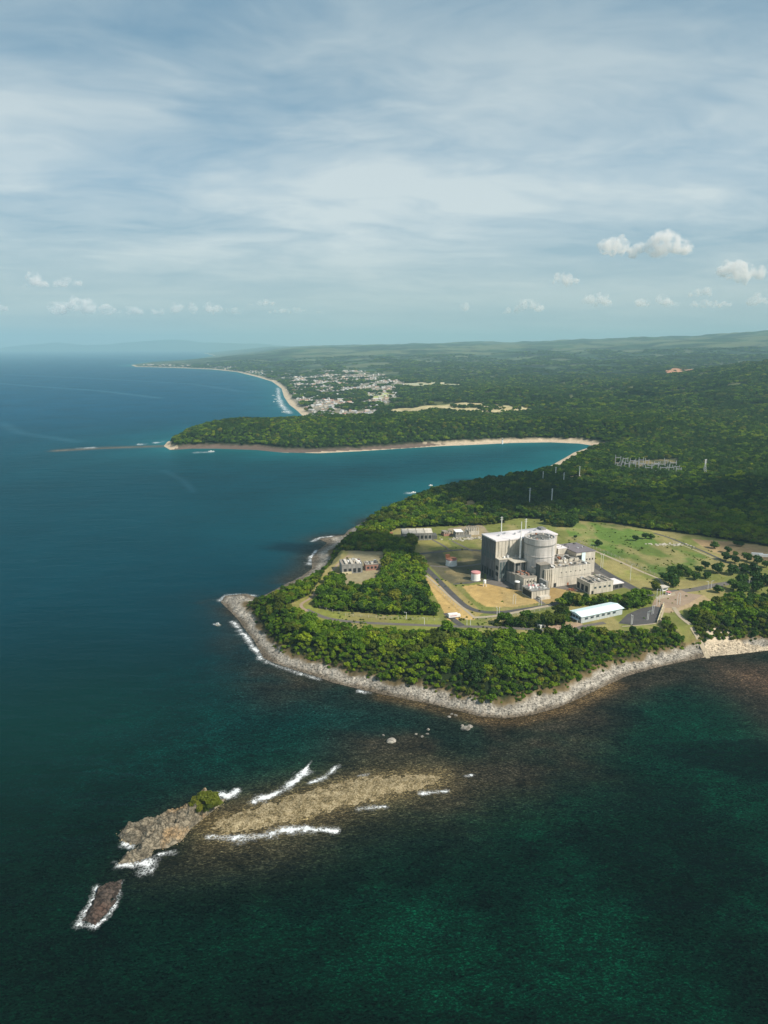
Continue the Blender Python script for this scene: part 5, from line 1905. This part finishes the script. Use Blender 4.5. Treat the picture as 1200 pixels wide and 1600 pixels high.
lattice(1101, 737, 31, 20, 'white lattice pylon right of the switchyard')
q = at(785, 689, 8)
t = empty('light_tower', (*q, float(ground_z(*q)[0])), 0, 'small white beacon tower on the far beach across the bay', 'tower')
MB().cyl(0, 0, 0, 12, 2.0, 1.5, 16).build('shaft', M['white'], t)
MB().cyl(0, 0, 12, 12.6, 2.3, 2.3, 16).build('gallery', M['conc_grey'], t)
MB().cyl(0, 0, 12.6, 15.2, 1.1, 1.1, 12).build('lantern', M['glass'], t)
MB().cyl(0, 0, 15.2, 16.2, 1.4, .1, 12).build('cap', M['white'], t)


def switchyard():
    rr = random.Random(4)
    i = 0
    A, B = np.array(at(962, 727, 20)), np.array(at(1066, 735, 20))
    for row, n, off in ((0, 9, 0), (1, 10, 26), (2, 8, 55)):
        for k in range(n):
            f = (k + .5) / n
            q = A + (B - A) * f + np.array((6 * row, off)) + np.array((rr.uniform(-2, 2), rr.uniform(-3, 3)))
            gz = float(ground_z(*q)[0])
            t = empty('gantry', (*q, gz), R(-4 + rr.uniform(-4, 4)), ('white steel switchyard gantry in the front row', 'white steel switchyard gantry in the middle row', 'white steel switchyard gantry in the back row')[row], 'gantry',
                      ('gantries in the front row of the switchyard', 'gantries in the middle row of the switchyard', 'gantries in the back row of the switchyard')[row])
            h = rr.uniform(8, 17)
            w = rr.uniform(3.5, 6.5)
            for s in (-1, 1):
                MB().box(s * w - .5, s * w + .5, -.5, .5, -1, h + rr.uniform(1, 5)).build('leg', M['steel_dull'], t)
            MB().box(-w, w, -.45, .45, h - 1, h).build('beam', M['steel_dull'], t)
            mb = MB()
            for x in (-4, 0, 4):
                mb.cyl(x, 0, h - 3.4, h - 1, .25, n=8)
            mb.build('insulators', M['conc_grey'], t)
            i += 1
    for k in range(6):
        q = A + (B - A) * (k + .7) / 6.4 + np.array((0, -14))
        gz = float(ground_z(*q)[0])
        t = empty('transformer', (*q, gz), R(rr.uniform(-6, 6)), 'grey transformer box at the front of the switchyard', 'transformer', 'transformers at the front of the switchyard')
        MB().box(-3, 3, -2, 2, 0, 4.2).build('tank', M['steel_dull'], t)
        for x in (-1.6, 0, 1.6):
            MB().cyl(x, 0, 4.2, 6.2, .3, .15, 8).build('bushing', M['white'], t)
        MB().box(-3.9, -3.02, -1.6, 1.6, .4, 3.6).build('radiator', M['conc_grey'], t)


switchyard()


def fence(px_pts, label, step=6.0, h=2.6):
    P = [Vector(at(x, y, PZ)) for x, y in px_pts]
    t = empty('fence', (P[0].x, P[0].y, PZ), 0, label, 'fence')
    P = [Vector((p.x - P[0].x, p.y - P[0].y, 0)) for p in P]
    rails = MB()
    post = None
    for a, b in zip(P[:-1], P[1:]):
        L = (b - a).length
        k = max(1, int(L / step))
        for i in range(k):
            q = a.lerp(b, i / k)
            if post is None:
                post = MB().box(-.14, .14, -.14, .14, 0, h).build('post', M['conc'], t, q)
            else:
                o = post.copy()
                COL.objects.link(o)
                o.location = q
        for z in (.5, 1.5, h - .2):
            rails.bar((a.x, a.y, z), (b.x, b.y, z), .07)
    rails.build('rail', M['steel_dull'], t)


fence([(660, 897), (676, 915), (700, 938), (722, 958)], 'fence of concrete posts along the left side of the pale path')
fence([(500, 951), (540, 962), (600, 967), (690, 970)], 'fence of concrete posts along the coast road by the inner wood')
fence([(902, 846), (932, 858), (968, 873), (1002, 889), (1030, 902)], 'fence of concrete posts along the boundary path behind the plant')
fence([(748, 968), (800, 963), (860, 951)], 'fence of concrete posts in front of the brown lawn')


# ------------------------------------------------------------------ the town on the far bay, boats
def town():
    rr = random.Random(9)
    meshes = []
    wallm = [mat_plain('render_white', (0.55, 0.53, 0.49), .9), mat_plain('render_cream', (0.58, 0.50, 0.40), .9)]
    roofm = [('white', mat_plain('roof_white', (0.60, 0.59, 0.57), .6)), ('grey', mat_plain('roof_zinc', (0.30, 0.30, 0.30), .6)), ('rust-red', mat_plain('roof_rust', (0.34, 0.17, 0.12), .8))]
    for i in range(6):
        w, d, h = ((9, 7, 3.4), (13, 8, 3.6), (8, 8, 6.5), (18, 9, 4.5), (11, 9, 7.5), (24, 12, 6))[i]
        for r_ in range(3):
            me = bpy.data.meshes.new('town_house')
            mb = MB().box(-w / 2, w / 2, -d / 2, d / 2, -1.5, h)
            k = len(mb.f)
            e = .7
            mb.add([(-w / 2 - e, -d / 2 - e, h - .1), (w / 2 + e, -d / 2 - e, h - .1), (w / 2 + e, 0, h + 1.9), (-w / 2 - e, 0, h + 1.9), (w / 2 + e, d / 2 + e, h - .1), (-w / 2 - e, d / 2 + e, h - .1)],
                   [(0, 1, 2, 3), (3, 2, 4, 5), (0, 3, 5), (1, 4, 2), (0, 5, 4, 1)])
            k2 = len(mb.f)
            for s in (-1, 1):
                x = s * w / 4
                mb.add([(x - .8, -d / 2 - .03, 1), (x + .8, -d / 2 - .03, 1), (x + .8, -d / 2 - .03, 2.3), (x - .8, -d / 2 - .03, 2.3)], [(0, 1, 2, 3)])
            me = mb.mesh('town_house')
            me.materials.append(wallm[i % 2])
            me.materials.append(roofm[r_][1])
            me.materials.append(M['dark'])
            mi = [0] * k + [1] * (k2 - k) + [2] * (len(mb.f) - k2)
            me.polygons.foreach_set('material_index', mi)
            meshes.append((me, r_))
    N = 1500
    u = rng.random((N * 8, 2))
    x0, y0 = TOWN.min(0)
    x1, y1 = TOWN.max(0)
    x, y = x0 + u[:, 0] * (x1 - x0), y0 + u[:, 1] ** 1.5 * (y1 - y0)
    sd = chunked(coast_sd, x, y)
    k = inside(TOWN, x, y) & (sd > 45) & ((fbm(x / 120, y / 120, 3, 25) > .46) | (sd < 110))
    x, y, sd = x[k], y[k], sd[k]
    # second strip of settlement along the far beach
    CS = poly([(444, 606), (425, 595), (400, 588), (370, 580.5), (330, 576.5), (270, 574), (215, 572)])
    t_ = rng.random(1100)
    i_ = (t_ * (len(CS) - 1)).astype(int)
    f_ = t_ * (len(CS) - 1) - i_
    cx = CS[i_, 0] * (1 - f_) + CS[i_ + 1, 0] * f_ + rng.uniform(-40, 260, 1100)
    cy = CS[i_, 1] * (1 - f_) + CS[i_ + 1, 1] * f_ + rng.uniform(-60, 300, 1100)
    csd = chunked(coast_sd, cx, cy)
    k = csd > 45
    x, y, sd = np.concatenate([x, cx[k]]), np.concatenate([y, cy[k]]), np.concatenate([sd, csd[k]])
    # no two on one spot
    cell, sel = set(), []
    for i in rng.permutation(len(x)):
        c = (int(x[i] // 24), int(y[i] // 24))
        if c not in cell:
            cell.add(c)
            sel.append(i)
        if len(sel) >= 1150:
            break
    x, y, sd = x[sel], y[sel], sd[sel]
    z = elevation(x, y, sd)
    o_ = np.argsort(np.hypot(x, y))
    pts, rots, scs, ids, src = [], [], [], [], {}
    for c, i in enumerate(o_):
        j = int(rng.integers(0, 6)) * 3 + int(rng.choice(3, p=[.38, .36, .26]))
        me, r_ = meshes[j]
        rz = rng.uniform(0, 3.14)
        s = rng.uniform(.7, 1.2)
        if c < 285 or (j not in src and c < 400):
            o = link_mesh('town_house', me, None, None, (x[i], y[i], z[i]))
            o.rotation_euler = (0, 0, rz)
            o.scale = (s, s, s)
            where = 'near the beach of the far town' if sd[i] < 160 else 'in the streets of the far town'
            nm = roofm[r_][0]
            tag(o, f'small {nm}-roofed house {where}', 'house', f'{nm}-roofed houses {where}')
            src.setdefault(j, o)
        else:
            pts.append((x[i], y[i], z[i]))
            rots.append(rz)
            scs.append((s, s, s))
            ids.append(j)
    keys = sorted(src)
    ids = [keys.index(j) if j in src else 0 for j in ids]
    scatter('town_outskirts', np.array(pts), np.array(rots), np.array(scs), np.array(ids), [src[j] for j in keys])


town()


def boat(px, py, L, rz, label, group=None):
    q = at(px, py, 0)
    t = empty('fishing_boat', (*q, .1), rz, label, 'boat', group)
    mb = MB()
    n = 10
    st = []
    for i in range(n + 1):
        u = i / n * 2 - 1
        w = L * .09 * (1 - abs(u) ** 2.6) + .02
        zt = .9 + .7 * u * u
        st += [(u * L / 2, -w, zt), (u * L / 2, -w * .5, -.4), (u * L / 2, w * .5, -.4), (u * L / 2, w, zt)]
    fs = []
    for i in range(n):
        for k in range(3):
            fs.append((i * 4 + k, i * 4 + k + 1, i * 4 + k + 5, i * 4 + k + 4))
        fs.append((i * 4 + 3, i * 4, i * 4 + 4, i * 4 + 7))
    mb.add(st, fs)
    mb.build('hull', M['white'], t)
    MB().box(-L * .18, L * .12, -L * .06, L * .06, .9, 2.3).build('cabin', M['white'], t)
    for s in (-1, 1):
        MB().bar((-L * .35, s * L * .28, .2), (L * .35, s * L * .28, .2), .22).build('outrigger', M['yellow_wall'], t)
    ar = MB()
    for x in (-L * .2, L * .2):
        ar.bar((x, -L * .28, .3), (x, 0, 1.2), .15).bar((x, 0, 1.2), (x, L * .28, .3), .15)
    ar.build('spar', M['yellow_wall'], t)


boat(330, 705.6, 15, 0.1, 'white outrigger boat trailing a wake below the far headland')
boat(646, 770, 9, 0.3, 'small white boat crossing the bay behind the plant')
boat(341, 977, 6, 2.4, 'tiny white boat just off the rocky west tip')
boat(673, 759, 7, 0.2, 'tiny boat further back in the bay, close to the forest shore')
for i, (px, py) in enumerate(((430, 624), (434, 627), (428, 628), (437, 631), (433, 620), (443, 644), (440, 634), (431, 612), (436, 615), (427, 618))):
    boat(px, py, 16, i * .7, 'white fishing boat moored off the far town beach', 'fishing boats moored off the far town beach')


# ------------------------------------------------------------------ clouds and haze
def mat_cloud(name, ragged=0):
    m = bpy.data.materials.new(name)
    m.use_nodes = True
    t = NT(m.node_tree)
    v = t.n('ShaderNodeVolumePrincipled')
    v.inputs['Color'].default_value = (1.0, 0.97, 0.95, 1)
    if ragged:
        p = t.n('ShaderNodeTexCoord').outputs['Object']
        t.put(v.inputs['Density'], t.ramp(t.noise(p, 0.006, 5, 0.65), [(0.42, 0.0), (0.66, ragged)]))
    else:
        v.inputs['Density'].default_value = CLOUD_DENSITY
    v.inputs['Anisotropy'].default_value = 0.0
    o = t.n('ShaderNodeOutputMaterial')
    t.nt.links.new(v.outputs[0], o.inputs['Volume'])
    return m


CLOUD_DENSITY = 0.03
M['cloud'] = mat_cloud('cloud_vapour')
M['puff'] = mat_cloud('cloud_ragged', 0.0105)
S.cycles.volume_bounces = 6
S.cycles.max_bounces = 8
S.cycles.transparent_max_bounces = 12


def cloud_mesh(seed, w, h):
    """a heap of puffs on a flat base, merged into one closed skin"""
    rr = random.Random(seed)
    bm = bmesh.new()
    k = int(4 + 2.6 * w / h)
    for i in range(k):
        u = rr.uniform(-1, 1)
        rad = h * rr.uniform(.2, .46) * (1 - .45 * abs(u))
        p = Vector((u * (w / 2 - rad * .8), rr.uniform(-1, 1) * h * .35, rad * rr.uniform(.3, .7) + (1 - abs(u)) * rr.random() * (h - 1.6 * rad) * .9))
        bmesh.ops.create_icosphere(bm, subdivisions=3, radius=rad, matrix=Matrix.Translation(p))
    for v in bm.verts:
        v.co.z = max(v.co.z, -0.06 * h + 0.05 * v.co.z)
    me = bpy.data.meshes.new('cloud')
    bm.to_mesh(me)
    bm.free()
    o = bpy.data.objects.new('tmp', me)
    COL.objects.link(o)
    md = o.modifiers.new('r', 'REMESH')
    md.mode = 'VOXEL'
    md.voxel_size = h / 16
    dg = bpy.context.evaluated_depsgraph_get()
    m2 = bpy.data.meshes.new_from_object(o.evaluated_get(dg))
    bpy.data.objects.remove(o)
    n = len(m2.vertices)
    co = np.empty(n * 3, np.float32)
    m2.vertices.foreach_get('co', co)
    co = co.reshape(-1, 3).astype(float)
    c = co.mean(0)
    d = co - c
    d /= np.linalg.norm(d, axis=1)[:, None] + 1e-6
    s = h * .28
    nz = (fbm((co[:, 0] + co[:, 2] * .7) / s, (co[:, 1] + co[:, 2] * 1.1) / s, 3, seed) - .5)
    co += d * (nz * h * .55)[:, None]
    m2.vertices.foreach_set('co', co.astype(np.float32).ravel())
    m2.update()
    return m2


CLOUDS = [  # px, py of the base centre, width px, height px, distance m, label
    (1032, 398, 92, 42, 15000, 'broad grey-white puffy cloud high on the right of the sky'),
    (956, 398, 62, 42, 15000, 'ragged white cloud leaning left of the broad grey-white one'),
    (1152, 436, 92, 38, 16000, 'bright white cloud at the right edge, upper of the pair there'),
    (884, 443, 42, 24, 17000, 'small pale cloud alone left of the bright white clouds'),
    (930, 478, 48, 26, 18000, 'white puff low in the row, just right of a faint small one'),
    (1022, 478, 74, 20, 19000, 'long flat bright cloud low in the right row'),
    (1094, 463, 34, 17, 18000, 'little white cap cloud above the right end of the low row'),
    (1108, 480, 80, 14, 19000, 'thin grey flat cloud at the right end of the low row'),
    (1190, 476, 46, 22, 18000, 'white cloud low at the very right edge'),
    (826, 487, 44, 24, 19000, 'soft white puff low above the inland hills, left of the row'),
    (795, 489, 16, 11, 19000, 'tiny cloud scrap beside the soft white puff'),
    (724, 486, 16, 18, 19000, 'tiny upright white cloud standing alone near mid sky'),
    (54, 447, 40, 24, 16000, 'left half of the pair of white clouds over the sea'),
    (107, 447, 50, 20, 16000, 'right half of the pair of white clouds over the sea'),
    (-4, 486, 40, 14, 19000, 'cloud cut by the left picture edge above the sea'),
    (122, 490, 130, 26, 20000, 'long heaped white cloud low over the sea at left'),
    (206, 490, 44, 16, 20000, 'short flat cloud at the end of the long heaped one'),
    (308, 490, 136, 20, 20000, 'long flat white cloud above the far cape'),
    (412, 477, 42, 11, 20000, 'small flat white cloud right of the long flat one'),
    (462, 489, 80, 10, 21000, 'thin faint cloud strip right of the far cape'),
]


def build_clouds():
    for i, (px, py, w, h, D, lab) in enumerate(CLOUDS):
        u, v = (px - 600) / FPX, (800 - py) / FPX
        d = Vector((u, CP + SP * v, -SP + CP * v))
        p = Vector((0, 0, CAM_H)) + d * D
        me = cloud_mesh(100 + i, w / FPX * D * 1.12, h / FPX * D * 1.08)
        o = link_mesh('cloud', me, M['puff'], loc=p)
        tag(o, lab, 'cloud', 'small fair-weather clouds above the horizon')


build_clouds()


def mountain():
    """a far range across the water, all but lost in the haze"""
    xs, ys = np.linspace(-24000, -1500, 160), np.linspace(38000, 43000, 24)
    X, Y = np.meshgrid(xs, ys, indexing='xy')
    p = 640 * np.exp(-((X + 12000) / 3600) ** 2) + 420 * np.exp(-((X + 18500) / 3000) ** 2) + 360 * np.exp(-((X + 6500) / 2600) ** 2)
    Z = p * np.exp(-((Y - 40500) / 1300) ** 2) * (.72 + .4 * fbm(X.ravel() / 1500, Y.ravel() / 1500, 4, 81).reshape(X.shape)) - 12
    me = grid_mesh('mountain', X, Y, Z, None, {'cover': np.tile((.03, .05, .02), (X.size, 1)), 'rock': np.zeros(X.size)})
    tag(link_mesh('mountain', me, M['ground']), kind='structure')


mountain()


def overhead_clouds():
    """the unseen clouds overhead, set so that their shade lies on the woods behind the plant"""
    H = 1150.0
    off = Vector((math.cos(SUN_AZ), math.sin(SUN_AZ), 0)) * ((H + 70) / math.tan(SUN_EL))
    bm = bmesh.new()
    for px, py, w, d, s in OVERHEAD:
        q = at(px, py, PZ if py < 1040 else 0)
        me = cloud_mesh(s, w, 230)
        k = d / 230
        tr = Matrix.Translation((q[0] + off.x, q[1] + off.y, H)) @ Matrix.Diagonal((1, k, 1, 1))
        me.transform(tr)
        bm.from_mesh(me)
        bpy.data.meshes.remove(me)
    me = bpy.data.meshes.new('overhead_clouds')
    bm.to_mesh(me)
    bm.free()
    tag(link_mesh('overhead_clouds', me, M['cloud']), kind='stuff')


OVERHEAD = [(835, 765, 320, 300, 301), (1000, 795, 240, 330, 302), (1110, 800, 250, 420, 303), (1215, 785, 230, 420, 304), (612, 858, 60, 70, 305), (1010, 632, 420, 240, 306)]
overhead_clouds()

hz = MB().box(-34000, 34000, -1500, 44000, -27, 860).build('haze', None)
hm = bpy.data.materials.new('haze_air')
hm.use_nodes = True
t_ = NT(hm.node_tree)
pv = t_.n('ShaderNodeVolumePrincipled')
pv.inputs['Color'].default_value = HAZE_COLOR
pv.inputs['Density'].default_value = HAZE_DENSITY
pv.inputs['Anisotropy'].default_value = 0.0
oo_ = t_.n('ShaderNodeOutputMaterial')
t_.nt.links.new(pv.outputs[0], oo_.inputs['Volume'])
hz.data.materials.append(hm)
tag(hz, kind='stuff')
